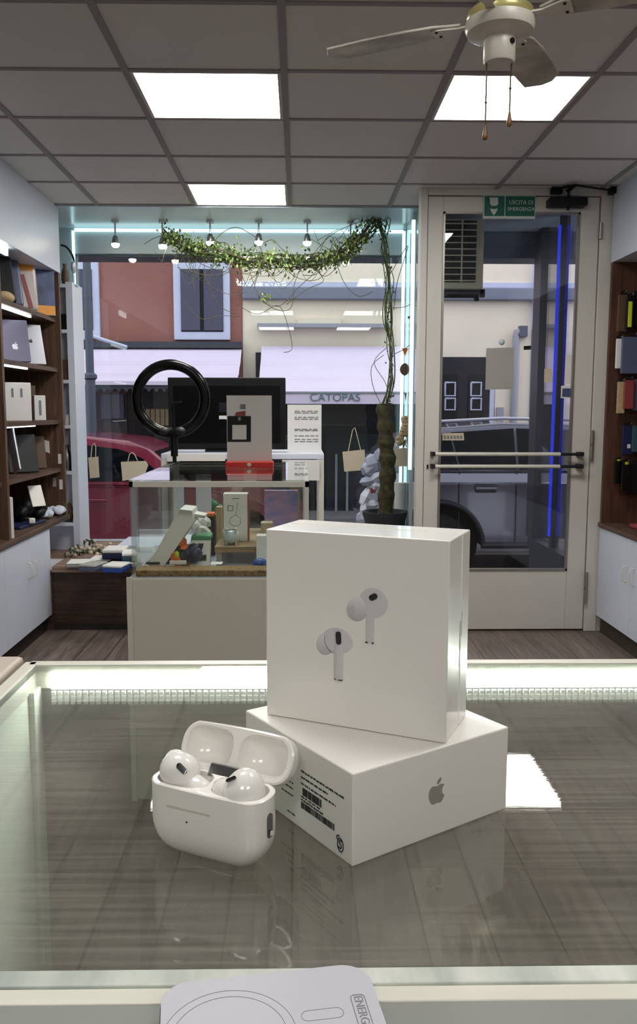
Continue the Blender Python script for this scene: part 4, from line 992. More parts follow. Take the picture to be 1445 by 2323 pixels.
em = MB(); ec = c2+e2*.0087+Zv*.0066-d2*.0001
def E(x,y): return ec+e2*(-x)+Zv*y
em.tube([E(.0021*cos(a_)+.0002,.0030*sin(a_)-.0004) for a_ in [2*pi*k/24 for k in range(25)]],.00028,6,False)
em.tube([E(x,y) for x,y in catmull([(.0012,.0012),(.0004,.0018),(-.0006,.0012),(-.0002,.0002),(.0008,-.0004),(.0008,-.0014),(0,-.0021),(-.0010,-.0014)],5)],.00032,6)
em.tube([E(x,y) for x,y in catmull([(-.0018,.0014),(-.0024,.0024),(-.0016,.0034),(-.0004,.0032)],5)],.00032,6)
em.tube([E(.0006,-.0035),E(.0014,-.0042)],.0001,5); em.build('recycling_mark','ink',t)

# upper earphone box, standing on the lower one
D1, W1, H1 = .0394, .0913, .0936; r1 = 1.14045
d1 = Vector((cos(r1),sin(r1),0)); s1 = Vector((sin(r1),-cos(r1),0)); z1 = KZ+.0002+H2+.0002
c1 = Vector((.06674,.36416,z1)); o1 = c1 - s1*W1
t = thing('earphone_box','large white wrapped box standing upright on the other, printed with two earphones','box',o1+s1*W1/2+d1*D1/2)
m1 = Matrix((s1,d1,Zv)).transposed()
MB().obox(o1+s1*W1/2+d1*D1/2+Zv*H1/2,W1,D1,H1,m1).build('carton','film_white',t,bevel=.0007,seg=3)
sm = MB(); sm.prism([(.0235,.001),(.0238,.001),(.0238,H1-.001),(.0235,H1-.001)],c1,d1,Zv,s1*.0003); sm.prism([(.0235,.002),(.0238,.002),(.0238,W1-.002),(.0235,W1-.002)],o1+Zv*H1,d1,s1,Zv*.0002)
lab(sm.build('wrap_seam','plastic_white',t),'seam of the clear wrap')
sm = MB()
for z0,z1_,dd in ((.030,.052,.0222),(.044,.056,.0245)): sm.prism([(dd,z0),(dd+.0016,z0),(dd+.0016,z1_),(dd,z1_)],c1,d1,Zv,s1*.0002)
lab(sm.build('side_print','logo_grey',t),'grey printing on the narrow side')
def face(x, y, off=0): return o1 + s1*(x/1000) + Zv*(y/1000) - d1*off
fm = Matrix((s1, -d1, Zv)).transposed()    # x right, y out of the face, z up
def relief(b, x, y, rx, ry, rot=0, depth=.0007, off=0):
    b.ell(face(x,y,off),(rx/1000,depth,ry/1000),fm@Matrix.Rotation(R(rot),3,'Y'),40,20); return b
def lozenge(b, x, y, w, h, rot, off, th=.0002):
    pts = []; rd = min(w,h)/2
    for k in range(24):
        a_ = 2*pi*k/24; px_ = (w/2-rd)*(1 if cos(a_) > 0 else -1)+rd*cos(a_); py_ = (h/2-rd)*(1 if sin(a_) > 0 else -1)+rd*sin(a_)
        ca, sa = cos(R(rot)), sin(R(rot)); pts.append(((px_*ca-py_*sa)/1000,(px_*sa+py_*ca)/1000))
    b.prism(pts, face(x,y,off), s1, Zv, -d1*th); return b
def stem(b, xa, ya, xb, yb, w, depth=.0005):
    n = 12; rings = []
    for (x,y) in ((xa,ya),(xb,yb)):
        rings.append([face(x+w/2*cos(pi*k/n),y,depth*sin(pi*k/n)) for k in range(n+1)])
    b.loft(rings,closed=False,caps=False); return b
e = thing('tmp','x','x'); bpy.data.objects.remove(e)
bd = relief(MB(),55.7,62.2,7.1,7.2,0); stem(bd,54.2,57.5,54.2,43.5,4.2)
bud = lab(bd.build('printed_earphone','print_grey',t,smooth=60),'printed picture of an earphone, upper')
relief(MB(),47.9,58.6,5.2,6.0,20,.0011,.0).build('ear_tip','print_tip',bud,smooth=60)
relief(MB(),45.2,57.8,1.3,2.6,25,.0004,.0010).build('tip_hole','print_shade',bud,smooth=60)
lozenge(MB(),55.9,65.2,4.3,2.8,28,.0006,.0004).build('vent','print_black',bud)
mk = lozenge(MB(),52.7,43.2,1.4,.5,-14,.0003,.0003); lozenge(mk,55.8,43.1,1.0,.6,14,.0003,.0003); mk.build('contact','print_black',bud)
bd = relief(MB(),37.9,42.2,7.9,6.2,6,.0006); stem(bd,38.6,47.2,38.6,23.6,4.6,.0012)
bud = lab(bd.build('printed_earphone','print_grey',t,smooth=60),'printed picture of an earphone, lower')
relief(MB(),31.6,39.9,4.6,5.6,15,.0004).build('ear_tip','print_tip',bud,smooth=60)
MB().tube([face(x,y,.0004) for x,y in catmull([(31.5,44.0),(31.4,41.6),(32.6,38.6),(34.6,36.4),(36.0,36.2)],5)],.00010,5).build('outline','print_black',bud)
lozenge(MB(),38.9,43.9,2.7,6.4,3,.0011,.0004).build('vent','print_black',bud)
mk = lozenge(MB(),37.2,23.5,1.2,.5,-14,.0006,.0004); lozenge(mk,39.8,23.3,2.2,.5,2,.0006,.0004); mk.build('contact','print_black',bud)

# charging case with earphones
th_ = R(-26.6); cu = Vector((cos(th_),sin(th_),0)); cn = Vector((-sin(th_),cos(th_),0)); cc = Vector((-.0374,.3446,KZ+.0002))
LH, DH, BH = .0287, .0110, .0322
def W(x, y, z): return cc + cu*x + cn*y + Zv*z
def stad(a, b, n=72, e=2.35):
    """rounded capsule outline: half length a, half depth b"""
    out = []; rd = b; fl = a-rd
    for k in range(n):
        t_ = 2*pi*k/n; c_, s_ = cos(t_), sin(t_)
        x = (fl if c_ > 0 else -fl)*min(1,abs(c_)*3) + rd*1.0*(abs(c_)**(2/e))*(1 if c_ > 0 else -1); y = b*(abs(s_)**(2/e))*(1 if s_ > 0 else -1)
        out.append((max(-a,min(a,x)), y))
    return out
def capsule_rings(h, rl, rd_, a, b, steps=14):
    """outlines from the rounded bottom (z=0) up to z=h"""
    out = []
    for k in range(steps+1):
        q_ = (pi/2)*k/steps; z = rl*(1-cos(q_))
        out.append((stad(a-rl+rl*sin(q_), b-rd_+rd_*sin(q_)), z))
    if h > rl: out += [(stad(a,b), rl+(h-rl)*k/4) for k in range(1,5)]
    return out
t = thing('charging_case','open white earphone charging case standing on the glass counter','earphone case',cc)
rings = capsule_rings(BH, .0155, .0085, LH, DH)
b = MB(); b.loft([[W(x,y,z) for x,y in o_] for o_,z in rings], caps=False)
n = 72; b.f.append(tuple(reversed(range(n))))
from mathutils.geometry import tessellate_polygon
def plate(b, fn, outer, holes, bowl):
    """flat face with rounded hollows: outer outline, hole outlines, bowl(f) -> depth at scale f"""
    loops = [[Vector((x,y,0)) for x,y in outer]] + [[Vector((x,y,0)) for x,y in h] for h in holes]
    flat = [p for l in loops for p in l]; tri = tessellate_polygon(loops)
    b.add([fn(p.x,p.y,0) for p in flat],[tuple(t_) for t_ in tri])
    for h in holes:
        mx = sum(p[0] for p in h)/len(h); my = sum(p[1] for p in h)/len(h)
        fs = (1,.985,.96,.9,.8,.68,.54,.4,.26,.12,.02)
        b.loft([[fn(mx+(x-mx)*f,my+(y-my)*f,-bowl(f)) for x,y in h] for f in fs],caps=False)
        o_ = len(b.v)-len(h); b.f.append(tuple(o_+k for k in range(len(h))))
def shift(o_, dx, dy=0): return [(x+dx,y+dy) for x,y in o_]
rimo = stad(LH-.0006,DH-.0006)
b.loft([[W(x,y,BH) for x,y in stad(LH,DH)],[W(x,y,BH+.0004) for x,y in rimo]],caps=False)
wl = stad(.0126,.0088,48,2.3)
plate(b,lambda x,y,z: W(x,y,BH+.0004+z),rimo,[shift(wl,-.0139),shift(wl,.0139)],lambda f: .010*(1-f**3)**.6)
b.build('case_body','plastic_white',t,smooth=48)
c_ = W(.0285-.001,-.0000,.0145)
nrm = (cu*1.0).normalized()
b = MB(); pts = []
for k in range(24):
    a_ = 2*pi*k/24; pts.append((.0019*cos(a_),.0035*(1 if sin(a_) > 0 else -1)+.0019*sin(a_)))
lb_ = (cu*.985-cn*.17).normalized(); lt_ = Vector((-lb_.y,lb_.x,0))
LC = W(LH-.00005,-.0014,.0205)
b.prism(pts,LC-lb_*.0004,lt_,Zv,lb_*.0007); b.build('lanyard_loop','steel',t)
MB().prism([(-.0007,-.0038),(.0009,-.0040),(.0011,-.0022),(-.0006,-.0018)],LC+lb_*.0009,lt_,Zv,lb_*.0003).build('loop_bar','plastic_white',t)
p_ = W(-.0062,-DH-.00005,.0186); MB().cyl(p_+cn*.0003,p_-cn*.00012,.00042,12).build('status_light','ink',t)
bx0 = MB().prism([(-.0165,-.0004),(.0055,-.0004),(.0055,.0005),(-.0165,.0005)],W(0,-DH+.0002,.0240),cu,Zv,-cn*.00035).build('lid_notch','rail_white',t)
# hinge
MB().prism([(-.0085,0),(.0085,0),(.0085,.0054),(-.0085,.0054)],W(.001,DH-.0036,BH-.0005),cu,(Zv*.8+cn*.6),cn*.0012).build('hinge','steel',t)
# lid, opened backwards; local frame: x along cu, y across face, z outward from the hollow
LA = R(62)
ly = (Zv*sin(LA)+cn*cos(LA)).normalized(); lz = cu.cross(ly).normalized()     # ly up the open face, lz out of the face to the viewer
LO = W(0.0018, DH+.0006, BH-.0012) + ly*DH
def LW(x, y, z): return LO + cu*x + ly*y + lz*z
LHt = .0150
rings = capsule_rings(LHt, .0125, .0085, LH, DH, 12)
b = MB(); b.loft([[LW(x,y,z-LHt) for x,y in o_] for o_,z in rings], caps=False); b.f.append(tuple(reversed(range(n))))
lo = stad(LH-.0008,DH-.0008)
b.loft([[LW(x,y,0) for x,y in stad(LH,DH)],[LW(x,y,.0005) for x,y in lo]],caps=False)
wl = stad(.0122,.0086,48,2.6)
plate(b,lambda x,y,z: LW(x,y,.0005+z),lo,[shift(wl,-.0138,.0004),shift(wl,.0138,.0004)],lambda f: .0095*(1-f**2.6)**.6+.0006*(1 if f < .99 else 0))
b.build('lid','plastic_white',t,smooth=40)

def earbud(x, y, label, tipdir, ventpos, ventrot):
    """earphone resting head up in its well"""
    c = W(x, y, BH+.0014)
    t = thing('earphone', label, 'earphone', W(x,y,BH-.008), 'earphones in the open charging case')
    return t, c
t, c = earbud(-.0155,-.0005,'white earphone with black oval vent facing forward, in the open case',None,None,None)
MB().ell(c+Zv*.0012-cu*.0010,(.0094,.0082,.0086),Matrix((cu,cn,Zv)).transposed()@Matrix.Rotation(R(18),3,'Y'),36,22).build('head','bud_white',t,smooth=70)
tp = c+cu*.0112-cn*.0022-Zv*.0048; ax_ = (cu*.9-cn*.25-Zv*.25).normalized(); u_ = ax_.orthogonal().normalized(); v_ = ax_.cross(u_)
MB().lathe([(.0054,-.006),(.0058,-.002),(.0056,.001),(.0046,.0028),(.0026,.0036),(.0,.0038)],tp,28,Matrix((u_,v_,ax_)).transposed()).build('ear_tip','bud_white',t,smooth=60)
MB().tube([c-Zv*.004+cu*.004,c-Zv*.0095+cu*.004],.0026,14).build('stem','bud_white',t,smooth=50)
MB().ell(c-cu*.0060+cn*.004+Zv*.0042,(.0050,.0042,.0046),None,20,12).build('rear_lobe','bud_white',t,smooth=60)
def vent_on(c0, dirv, upv, w, h, rot, off, parent):
    n_ = dirv.normalized(); x_ = upv.cross(n_).normalized(); y_ = n_.cross(x_); ca, sa = cos(R(rot)), sin(R(rot)); pts = []
    rd = w/2
    for k in range(24):
        a_ = 2*pi*k/24; px_, py_ = rd*cos(a_), (h/2-rd)*(1 if sin(a_) > 0 else -1)+rd*sin(a_); pts.append((px_*ca-py_*sa,px_*sa+py_*ca))
    return MB().prism(pts,c0+n_*off,x_,y_,n_*.0008).build('vent','black_gloss',parent,bevel=.0003)
hc = c+Zv*.0012-cu*.0010; v1 = (EYE-hc).normalized(); v1 = (v1+cu*.12+Zv*.22).normalized()
vent_on(hc,v1,Zv,.0026,.0056,40,.0080,t)
t, c = earbud(.0143,-.0005,'white earphone turned away with its pointed tip up, in the open case',None,None,None)
ax_ = (cu*.10+cn*.25+Zv*1.0).normalized(); u_ = (cu-ax_*cu.dot(ax_)).normalized(); v_ = ax_.cross(u_)
MB().lathe([(.003,-.0085),(.0078,-.006),(.0092,-.002),(.0090,.0008),(.0078,.0040),(.0058,.0068),(.0040,.0083),(.0022,.0091),(.0,.0094)],c+cu*.0020-Zv*.0006,36,Matrix((u_,v_,ax_)).transposed()).build('head','bud_white',t,smooth=60)
tp = c-cu*.0085-cn*.001-Zv*.0030; ax_ = (-cu*.95-cn*.1-Zv*.1).normalized(); u_ = ax_.orthogonal().normalized(); v_ = ax_.cross(u_)
MB().lathe([(.0062,-.008),(.0060,-.002),(.0056,.0010),(.0046,.0028),(.0026,.0034),(.0,.0036)],tp,28,Matrix((u_,v_,ax_)).transposed()).build('ear_tip','bud_white',t,smooth=60)
hc = c+cu*.002; MB().tube([c-Zv*.004+cu*.003,c-Zv*.0095+cu*.003],.0026,14).build('stem','bud_white',t,smooth=50)
vent_on(hc+Zv*.0002,Vector((-.61,-.42,.67)),Zv,.0014,.0052,-48,.0085,t)

# magnetic power bank at the bottom edge
ZP = KZ-.001
pb = [PZ(*q_,ZP+.0085) for q_ in ((365,2292),(755,2192),(880,2323))]
ctr = PZ(520,2352,ZP+.009)
ux = (PZ(755,2192,ZP+.009)-PZ(420,2228,ZP+.009)); ux.z = 0; ux.normalize(); uy = Vector((-ux.y,ux.x,0))
top = PZ(740,2191,ZP+.009); left = PZ(364,2300,ZP+.009); right = PZ(866,2290,ZP+.009)
xl, xr, yt = (left-ctr).dot(ux), (right-ctr).dot(ux), (top-ctr).dot(uy)
def rrect(x0,x1,y0,y1,r_,n_=10):
    out = []
    for cx_,cy_,a0 in ((x1-r_,y1-r_,0),(x0+r_,y1-r_,90),(x0+r_,y0+r_,180),(x1-r_,y0+r_,270)):
        for k in range(n_+1): a_ = R(a0+90*k/n_); out.append((cx_+r_*cos(a_),cy_+r_*sin(a_)))
    return out
t = thing('power_bank','pale slim magnetic power bank with ring outline at the counter edge','power bank',(ctr.x,ctr.y,ZP))
org = Vector((ctr.x,ctr.y,ZP))
MB().prism(rrect(xl,xr,yt-.075,yt,.0095),org,ux,uy,Zv*.0088).build('body','phone_white',t,bevel=.0012,seg=3)
MB().prism(rrect(xl-.0003,xr+.0003,yt-.0753,yt+.0003,.0098),org+Zv*.0012,ux,uy,Zv*.0058).build('dark_edge','black',t)
ln = MB(); zl = org+Zv*.0088
def line(pts, r_=.00013): ln.tube([zl+ux*x+uy*y for x,y in pts],r_,6)
R1 = (PZ(675,2330,ZP+.009)-ctr).length*.98
for r_ in (R1, R1*.86): line([(r_*cos(2*pi*k/80),r_*sin(2*pi*k/80)) for k in range(81)])
pa, pz = PZ(684,2305,ZP+.009)-ctr, PZ(779,2294,ZP+.009)-ctr
x0_, x1_ = pa.dot(ux), pz.dot(ux); ym = (pa.dot(uy)+pz.dot(uy))/2
q_ = rrect(x0_,x1_,ym-.0022,ym+.0022,.00215); line(q_+[q_[0]])
lab(ln.build('outline','phone_line',t,smooth=60),'thin grey outline of ring and pill')
pa = PZ(805,2256,ZP+.009)-ctr; lx_, ly_ = pa.dot(ux), pa.dot(uy)
q_ = rrect(lx_-.0016,lx_+.0028,ly_-.020,ly_,.0012); ln = MB(); line(q_+[q_[0]],.00018); ln.build('label_frame','phone_line',t,smooth=60)
text('lettering','ENERGIA',  'phone_line',t,zl+ux*(lx_+.0006)+uy*(ly_-.0086)+Zv*.0001,-uy,ux,.0040,.0001)

# ------------------------------------------------------------------ street outside
GZ = -.35
struct(bx((-14,6.05,GZ-.1),(16,13.2,GZ)).build('road','asphalt')); struct(bx((-14,6.06,GZ),(16,6.9,GZ+.12)).build('sidewalk','pavement')); struct(bx((-14,12.0,GZ),(16,13.2,GZ+.12)).build('sidewalk','pavement'))
rm = MB()
for y in (9.6,10.7): rm.box((-6,y,GZ),(8,y+.12,GZ+.004))
struct(rm.build('road_marking','road_paint'))
struct(bx((-6,6.02,2.39),(8,6.25,3.2)).build('trim_6','header_grey'))
struct(MB().box((-6,6.06,-.3),(-1.62,6.2,3.2)).box((2.9,6.06,-.3),(8,6.2,3.2)).box((-1.62,6.06,-.4),(.75,6.2,.32)).build('wall_outside','wall'))

BY = 13.0
t = thing('red_building','dusty red rendered building with dark shutters across the street','building',(-5,BY,GZ))
xr_ = PY(549,700,BY).x
bx((-12,BY,GZ),(xr_,BY+4,6.5)).build('wall','brick_red',t)
def win_red(u0,u1,v0,v1):
    a, b_ = PY(u0,v0,BY), PY(u1,v1,BY)
    fr = bx((a.x,BY-.06,b_.z),(b_.x,BY+.01,a.z)).build('window','stone_blue',t,bevel=.01)
    w_ = (b_.x-a.x); fx0, fx1, fz0, fz1 = a.x+w_*.13, b_.x-w_*.12, b_.z+.12, a.z-.14
    bx((fx0,BY-.065,fz0),(fx1,BY-.055,fz1)).build('recess','black',fr)
    xm_ = (fx0+fx1)/2
    for p0,p1_ in ((fx0+.005,xm_-.03),(xm_+.03,fx1-.005)): bx((p0,BY-.085,fz0+.02),(p1_,BY-.065,fz1-.01)).build('shutter','shutter',fr)
win_red(393,523,590,772); win_red(100,229,590,768)
bx((-12,BY-.12,PY(300,790,BY).z),(xr_,BY,PY(300,776,BY).z)).build('band','awning_dark',t)
a, b_ = PY(190,790,BY), PY(540,985,BY)
bx((-5,BY-.03,GZ),(xr_-.15,BY+.01,a.z)).build('shopfront','shop_dark',t)
sf = bx((PY(218,880,BY).x,BY-.05,GZ),(PY(288,880,BY).x,BY-.02,PY(230,882,BY).z)).build('shop_window','shop_brown',t)
bx((PY(230,885,BY).x,BY-.07,PY(250,950,BY).z),(PY(282,885,BY).x,BY-.045,PY(250,895,BY).z)).build('poster','purplegrey',sf)
for k in range(5): u = 332+k*11; bx((PY(u,930,BY).x,BY-.05,PY(u,965,BY).z),(PY(u+9,930,BY).x,BY-.025,PY(u,928,BY).z)).build('crate','tan',t)
t = thing('beige_building','beige rendered building with grey cornice across the street','building',(3,BY,GZ))
bx((xr_+.005,BY+.02,GZ),(14,BY+4,6.5)).build('wall','beige_wall',t)
bx((xr_+.01,BY-.12,PY(700,681,BY).z),(14,BY+.02,PY(700,653,BY).z)).build('cornice','cornice',t,bevel=.02)
bx((xr_+.01,BY-.02,PY(700,655,BY).z),(14,BY+.02,PY(700,640,BY).z)).build('ledge','stone_blue',t)
bx((PY(585,735,BY).x,BY-.25,PY(585,745,BY).z),(PY(885,735,BY).x,BY+.02,PY(585,737,BY).z)).build('awning_box','pipe_grey',t)
bx((PY(675,730,BY).x,BY-.1,PY(675,736,BY).z),(PY(772,730,BY).x,BY+.02,PY(675,723,BY).z)).build('sign_board','pale_beige',t)
bx((PY(580,790,BY).x,BY-.02,GZ),(PY(968,790,BY).x,BY+.02,PY(700,800,BY).z)).build('shopfront','shop_dark',t)
bx((PY(740,1000,BY).x,BY-.06,GZ),(PY(860,1000,BY).x,BY-.02,PY(800,985,BY).z)).build('shop_counter','pot',t)
for u in (760,785,830): bx((PY(u,1000,BY).x,BY-.09,GZ+.12),(PY(u+5,1000,BY).x,BY-.05,PY(u,1030,BY).z)).build('chair_leg','pipe_grey',t)
a, b_ = PY(990,810,BY), PY(1110,985,BY)
dw = bx((a.x-.4,BY-.02,GZ),(b_.x,BY+.02,a.z)).build('doorway','shop_dark',t)
for u in (1005,1064):
    dd = bx((PY(u-2,870,BY).x,BY-.05,GZ+.1),(PY(u+32,870,BY).x,BY-.025,PY(u,850,BY).z)).build('door','black',dw)
    for v0_,v1_ in ((868,898),(904,930)):
        f_ = MB(); p0, p1_ = PY(u+5,v0_,BY-.06), PY(u+27,v1_,BY-.06); f_.tube([(p0.x,BY-.06,p0.z),(p1_.x,BY-.06,p0.z),(p1_.x,BY-.06,p1_.z),(p0.x,BY-.06,p1_.z),(p0.x,BY-.06,p0.z)],.016,4)
        f_.build('door_glazing','stone_blue',dw)
bx((PY(1110,880,BY).x,BY-.06,GZ),(PY(1120,880,BY).x,BY-.0,PY(1110,884,BY).z)).build('jamb','stone_blue',dw)
bx((PY(1121,900,BY).x,BY-.05,GZ),(PY(1160,900,BY).x,BY+.02,PY(1121,884,BY).z)).build('side_door','pale_beige',t)
bx((PY(1124,930,BY).x,BY-.10,PY(1124,980,BY).z),(PY(1139,930,BY).x,BY-.05,PY(1124,924,BY).z)).build('letter_box','pipe_grey',t)
bx((PY(1168,700,BY).x,BY-.06,GZ),(PY(1205,700,BY).x,BY+.02,PY(1168,748,BY).z)).build('pilaster','pale_beige',t)
bx((PY(1206,700,BY).x,BY-.10,GZ),(PY(1220,700,BY).x,BY+.02,5.5)).build('pilaster','stone_blue',t)
p = PY(1171,755,BY-.1); MB().tube([p+Vector((0,0,-3.2)),p+Vector((0,0,-.05)),p,p+Vector((.09,0,.02))],.055,12).build('drain_pipe','pipe_grey',t,smooth=50)
MB().obox(p+Vector((.10,0,.02)),.12,.12,.16).build('pipe_head','post_grey',t)
bx((xr_+.01,BY+3.9,6),(14,BY+4,6.3)).build('roof','cornice',t)

def awning(name, u0, u1, vt, vb, Yf, label, fringe, txt=None):
    p0, p1_, f0, f1 = PY(u0,vt,BY), PY(u1,vt,BY), PY(u0,vb,Yf), PY(u1,vb,Yf)
    t = thing(name,label,'awning',((p0.x+p1_.x)/2,BY,f0.z),'white shop awnings across the street')
    b = MB(); N_ = 14
    for i in range(N_):
        a0, a1 = i/N_, (i+1)/N_; sag = lambda q_: -.10*sin(pi*q_)+.015*sin(q_*21)
        y0,y1 = BY-.07+(Yf-BY+.07)*a0, BY-.07+(Yf-BY+.07)*a1; z0,z1 = p0.z+(f0.z-p0.z)*a0+sag(a0), p0.z+(f0.z-p0.z)*a1+sag(a1)
        b.add([(p0.x,y0,z0),(p1_.x,y0,z0),(p1_.x,y1,z1),(p0.x,y1,z1),(p0.x,y0,z0-.02),(p1_.x,y0,z0-.02),(p1_.x,y1,z1-.02),(p0.x,y1,z1-.02)],[(0,1,2,3),(7,6,5,4),(0,4,5,1),(3,2,6,7),(0,3,7,4),(1,5,6,2)])
    b.build('canopy','awning',t,smooth=30)
    if fringe:
        nn_ = 26; pts = [(p0.x,0),(p1_.x,0)]; w_ = (p1_.x-p0.x)/nn_
        for k in range(nn_): pts += [(p1_.x-w_*(k+.15),-.08),(p1_.x-w_*(k+.5),-.13),(p1_.x-w_*(k+.85),-.08)]
        MB().prism(pts,(0,Yf,f0.z),(1,0,0),(0,0,1),(0,.012,0)).build('fringe','awning_dark',t); bx((p0.x,Yf-.02,f0.z-.03),(p1_.x,Yf+.02,f0.z+.02)).build('front_bar','awning',t)
    else:
        hv = f0.z-PY(u0,916,Yf).z
        bx((p0.x+.05,Yf,f0.z-hv),(p1_.x,Yf+.012,f0.z)).build('valance','awning',t); bx((p0.x,Yf-.015,f0.z-.012),(p1_.x,Yf+.02,f0.z+.012)).build('front_bar','pipe_grey',t)
        q_ = PY(760,902,Yf-.01); text('lettering',txt,'sign_teal',t,(q_.x,Yf-.012,q_.z),(1,0,0),(0,0,1),.155,.003)
    for x in (p0.x+.1,p1_.x-.1): MB().tube([(x,BY-.05,f0.z-.1),(x,Yf+.03,f0.z-.02)],.02,8).build('arm','pipe_grey',t)
awning('awning',150,549,792,868,11.6,'white awning with dark scalloped fringe on the red building',True)
awning('awning',594,940,786,890,11.4,'white awning with green lettering on its front on the beige building',False,'CATOPAS')
p = [PY(u,v,11.2) for u,v in ((200,760),(250,776),(288,788))]
o = MB().tube(p,.025,8).tube([p[0],p[0]+Vector((-.5,1.8,.1))],.02,8).build('white_rod','stone_blue'); tag(o,'thin white rod sloping down in front of the red building','rod')
t = thing('street_post','dark grey street lamp post standing by the red building','post',PY(196,1000,10.5)); t.location.z = GZ
x_ = PY(206,900,10.5).x
MB().lathe([(.07,0),(.07,.9),(.06,PY(197,862,10.5).z-GZ)],(x_,10.5,GZ),16).build('shaft','post_grey',t,smooth=40)
MB().lathe([(.06,0),(.085,.02),(.085,.06),(.05,.09),(.045,2.6)],(x_,10.5,PY(197,862,10.5).z),16).build('upper_shaft','post_grey',t,smooth=40)

def car(x_rear, y_near, L, sill, belt, roof, arches, glass, body, label, name, Wd=1.72):
    """side-on car facing +x; arches = (rear x, front x), glass = roof line points"""
    t = thing(name,label,'car',(x_rear+L/2,y_near+Wd/2,GZ))
    low = [(.05,sill+.1),(0,sill+.3),(.02,belt-.25),(.08,belt-.02)]
    low += [(glass[0][0],belt),(glass[-1][0],belt-.03),(L-.45,belt-.16),(L-.08,belt-.36),(L,sill+.32),(L-.05,sill+.08)]
    for cx_ in reversed(arches):
        low += [(cx_+.43*cos(R(a_)),.33+.43*sin(R(a_))) for a_ in range(0,181,15) if .33+.43*sin(R(a_)) > sill]
    low = low[:10] + [q_ for q_ in low[10:]]
    # lower outline: front bottom -> front arch -> rear arch -> rear bottom
    def ringat(y, k): 
        cx_, cz_ = L/2, (sill+belt)/2
        return [Vector((x_rear+cx_+(x-cx_)*(1-(1-k)*.35), y, GZ+cz_+(z-cz_)*k)) for x,z in low]
    MB().loft([ringat(y_near+.10,.80),ringat(y_near+.03,.95),ringat(y_near,1.0),ringat(y_near+Wd,1.0),ringat(y_near+Wd-.03,.95)][:5] if False else [ringat(y_near+.02,.965),ringat(y_near,1.0),ringat(y_near+Wd,1.0),ringat(y_near+Wd-.02,.965)]).build('body',body,t,bevel=.02,seg=3)
    gh = [(x,z) for x,z in glass]
    def gring(y, ins): return [Vector((x_rear+x, y+ins*(z-belt)/(roof-belt), GZ+z-.02)) for x,z in gh]
    MB().loft([gring(y_near+.02,.20),gring(y_near+Wd-.02,-.20)]).build('cabin',body,t,bevel=.03,seg=3)
    def sidewin(pts, nm):
        MB().loft([[Vector((x_rear+x,y_near+.02+.20*(z-belt)/(roof-belt)-.012,GZ+z-.02)) for x,z in pts],[Vector((x_rear+x,y_near+.02+.20*(z-belt)/(roof-belt)+.01,GZ+z-.02)) for x,z in pts]]).build(nm,'car_glass',t)
    xs0, xs1 = glass[0][0], glass[-1][0]
    return t, sidewin
def wheels(t, x_rear, y, arches):
    for cx_ in arches:
        for yy,sg in ((y+.02,1),(y+1.70-.24,1)):
            o_ = Vector((x_rear+cx_,yy,GZ+.325)); rx_ = Matrix.Rotation(R(-90),3,'X')
            w_ = MB().lathe([(.20,0),(.29,.0),(.325,.03),(.325,.19),(.29,.22),(.20,.22)],o_,32,rx_).build('wheel','tyre',t,smooth=40)
            if yy < y+.5: MB().lathe([(.0,0),(.445,0),(.445,.02),(.0,.02)],o_+Vector((0,.26,0)),32,rx_).build('wheel_well','dark_rubber',t)
            MB().lathe([(.02,.005),(.19,.02),(.215,.0),(.215,.03),(.02,.03)],o_-Vector((0,.004,0)),28,rx_).build('rim','rim',w_,smooth=40)
# silver estate seen through the door
xr0 = .62
t, sw_ = car(xr0,8.2,4.3,.32,1.09,1.575,(.77,3.4),[(.12,1.09),(.36,1.40),(.74,1.52),(1.4,1.575),(2.2,1.56),(2.55,1.50),(3.15,1.09)],'car_silver','silver grey car with dark windows parked outside the door','parked_car')
sw_([(.42,1.12),(.52,1.36),(.88,1.475),(.96,1.12)],'side_window'); sw_([(.98,1.12),(.90,1.48),(1.53,1.52),(1.53,1.12)],'side_window'); sw_([(1.56,1.12),(1.56,1.52),(2.16,1.505),(2.45,1.43),(2.90,1.12)],'side_window')
MB().prism([(0,.95),(-.075,.965),(-.07,.98),(.01,1.065)],(xr0+.1,8.2,GZ),(0,1,0),(0,0,1),(3.1,0,0)).build('shoulder','car_silver',t)
wheels(t,xr0,8.2,(.77,3.4))
bx((xr0+1.12,8.178,GZ+.90),(xr0+1.34,8.20,GZ+.935)).build('door_handle','car_silver',t,bevel=.008); bx((xr0+1.13,8.195,GZ+.87),(xr0+1.33,8.203,GZ+.90)).build('handle_recess','car_trim',t)
sm = MB()
for x in (.96,1.53,2.66): sm.box((xr0+x,8.197,GZ+.36),(xr0+x+.008,8.204,GZ+1.12))
sm.build('door_seam','car_trim',t)
ar = MB(); ar.tube([(xr0+.77+.445*cos(R(a_)),8.197,GZ+.33+.445*sin(R(a_))) for a_ in range(-2,183,8)],.024,8).tube([(xr0+1.2,8.197,GZ+.34),(xr0+3.0,8.197,GZ+.34)],.03,8); ar.build('arch_trim','car_trim',t,smooth=50)
MB().tube([(xr0+.75,8.42,GZ+1.565),(xr0+1.4,8.40,GZ+1.60),(xr0+2.2,8.41,GZ+1.585)],.016,8).build('roof_rail','silver',t,smooth=50)
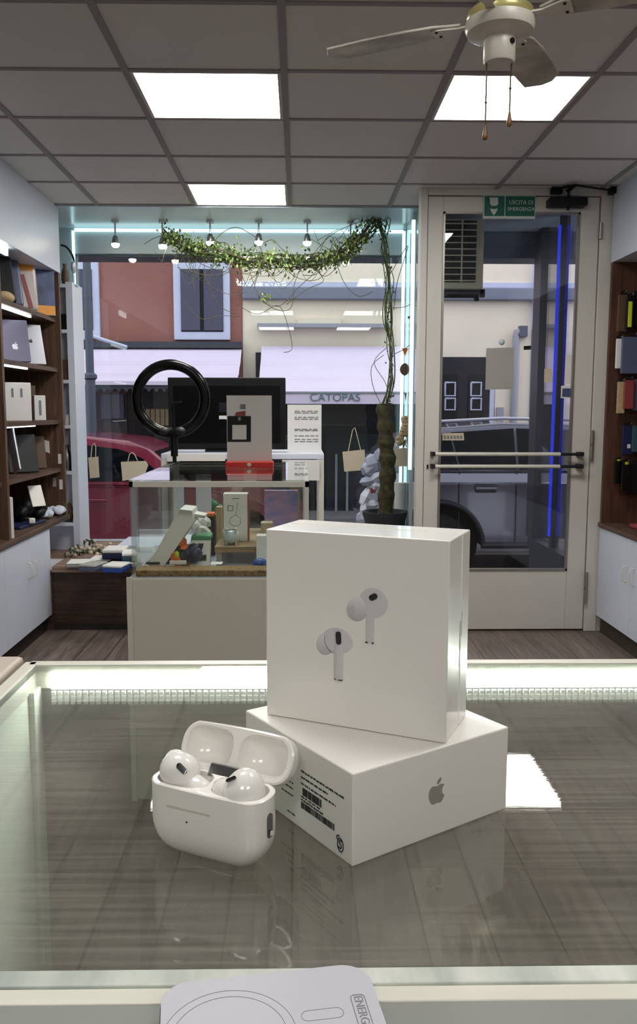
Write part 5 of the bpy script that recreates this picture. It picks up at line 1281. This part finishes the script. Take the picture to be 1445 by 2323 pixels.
# pink red hatchback
xr0 = -3.62
t, sw_ = car(xr0,8.0,3.66,.30,.97,1.45,(.62,3.02),[(.10,.97),(.25,1.22),(.45,1.38),(.95,1.445),(1.5,1.45),(1.95,1.40),(2.18,1.31),(2.62,.97)],'car_red','pink red hatchback parked outside the shop window','parked_car')
sw_([(.40,1.02),(.50,1.28),(.74,1.34),(.74,1.02)],'side_window'); sw_([(.80,1.02),(.80,1.345),(1.45,1.365),(1.45,1.02)],'side_window'); sw_([(1.50,1.02),(1.50,1.365),(1.88,1.32),(2.10,1.235),(2.36,1.02)],'side_window')
wheels(t,xr0,8.0,(.62,3.02))
MB().loft([[Vector((xr0+x,y,GZ+z)) for x,y,z in ((2.20,8.25,1.275),(2.56,8.12,.995),(2.56,9.58,.995),(2.20,9.45,1.275))],[Vector((xr0+x,y,GZ+z)) for x,y,z in ((2.23,8.25,1.285),(2.59,8.12,1.005),(2.59,9.58,1.005),(2.23,9.45,1.285))]]).build('windscreen','car_glass',t)
bx((xr0+1.58,7.978,GZ+.80),(xr0+1.78,8.0,GZ+.83)).build('door_handle','car_red',t,bevel=.008)
sm = MB()
for x in (1.47,2.42): sm.box((xr0+x,7.997,GZ+.34),(xr0+x+.008,8.004,GZ+.94))
sm.build('door_seam','car_trim',t)
MB().ell((xr0+2.36,7.93,GZ+1.03),(.07,.06,.06)).build('mirror','car_red',t,smooth=60)

# ------------------------------------------------------------------ daylight
w = bpy.data.worlds.new('overcast'); SC.world = w; w.use_nodes = True; nt = w.node_tree
bg = nt.nodes['Background']; bg.inputs[0].default_value = s2l((230,232,243)); bg.inputs[1].default_value = 1.15

SC.view_settings.view_transform = 'Standard'; SC.view_settings.look = 'None'; SC.view_settings.gamma = 1; SC.view_settings.exposure = 0.85
SC.view_settings.use_curve_mapping = False
cy = SC.cycles; cy.use_denoising = True; cy.max_bounces = 8; cy.diffuse_bounces = 4; cy.glossy_bounces = 4; cy.transparent_max_bounces = 24
cy.sample_clamp_indirect = 6; cy.caustics_reflective = False; cy.caustics_refractive = False
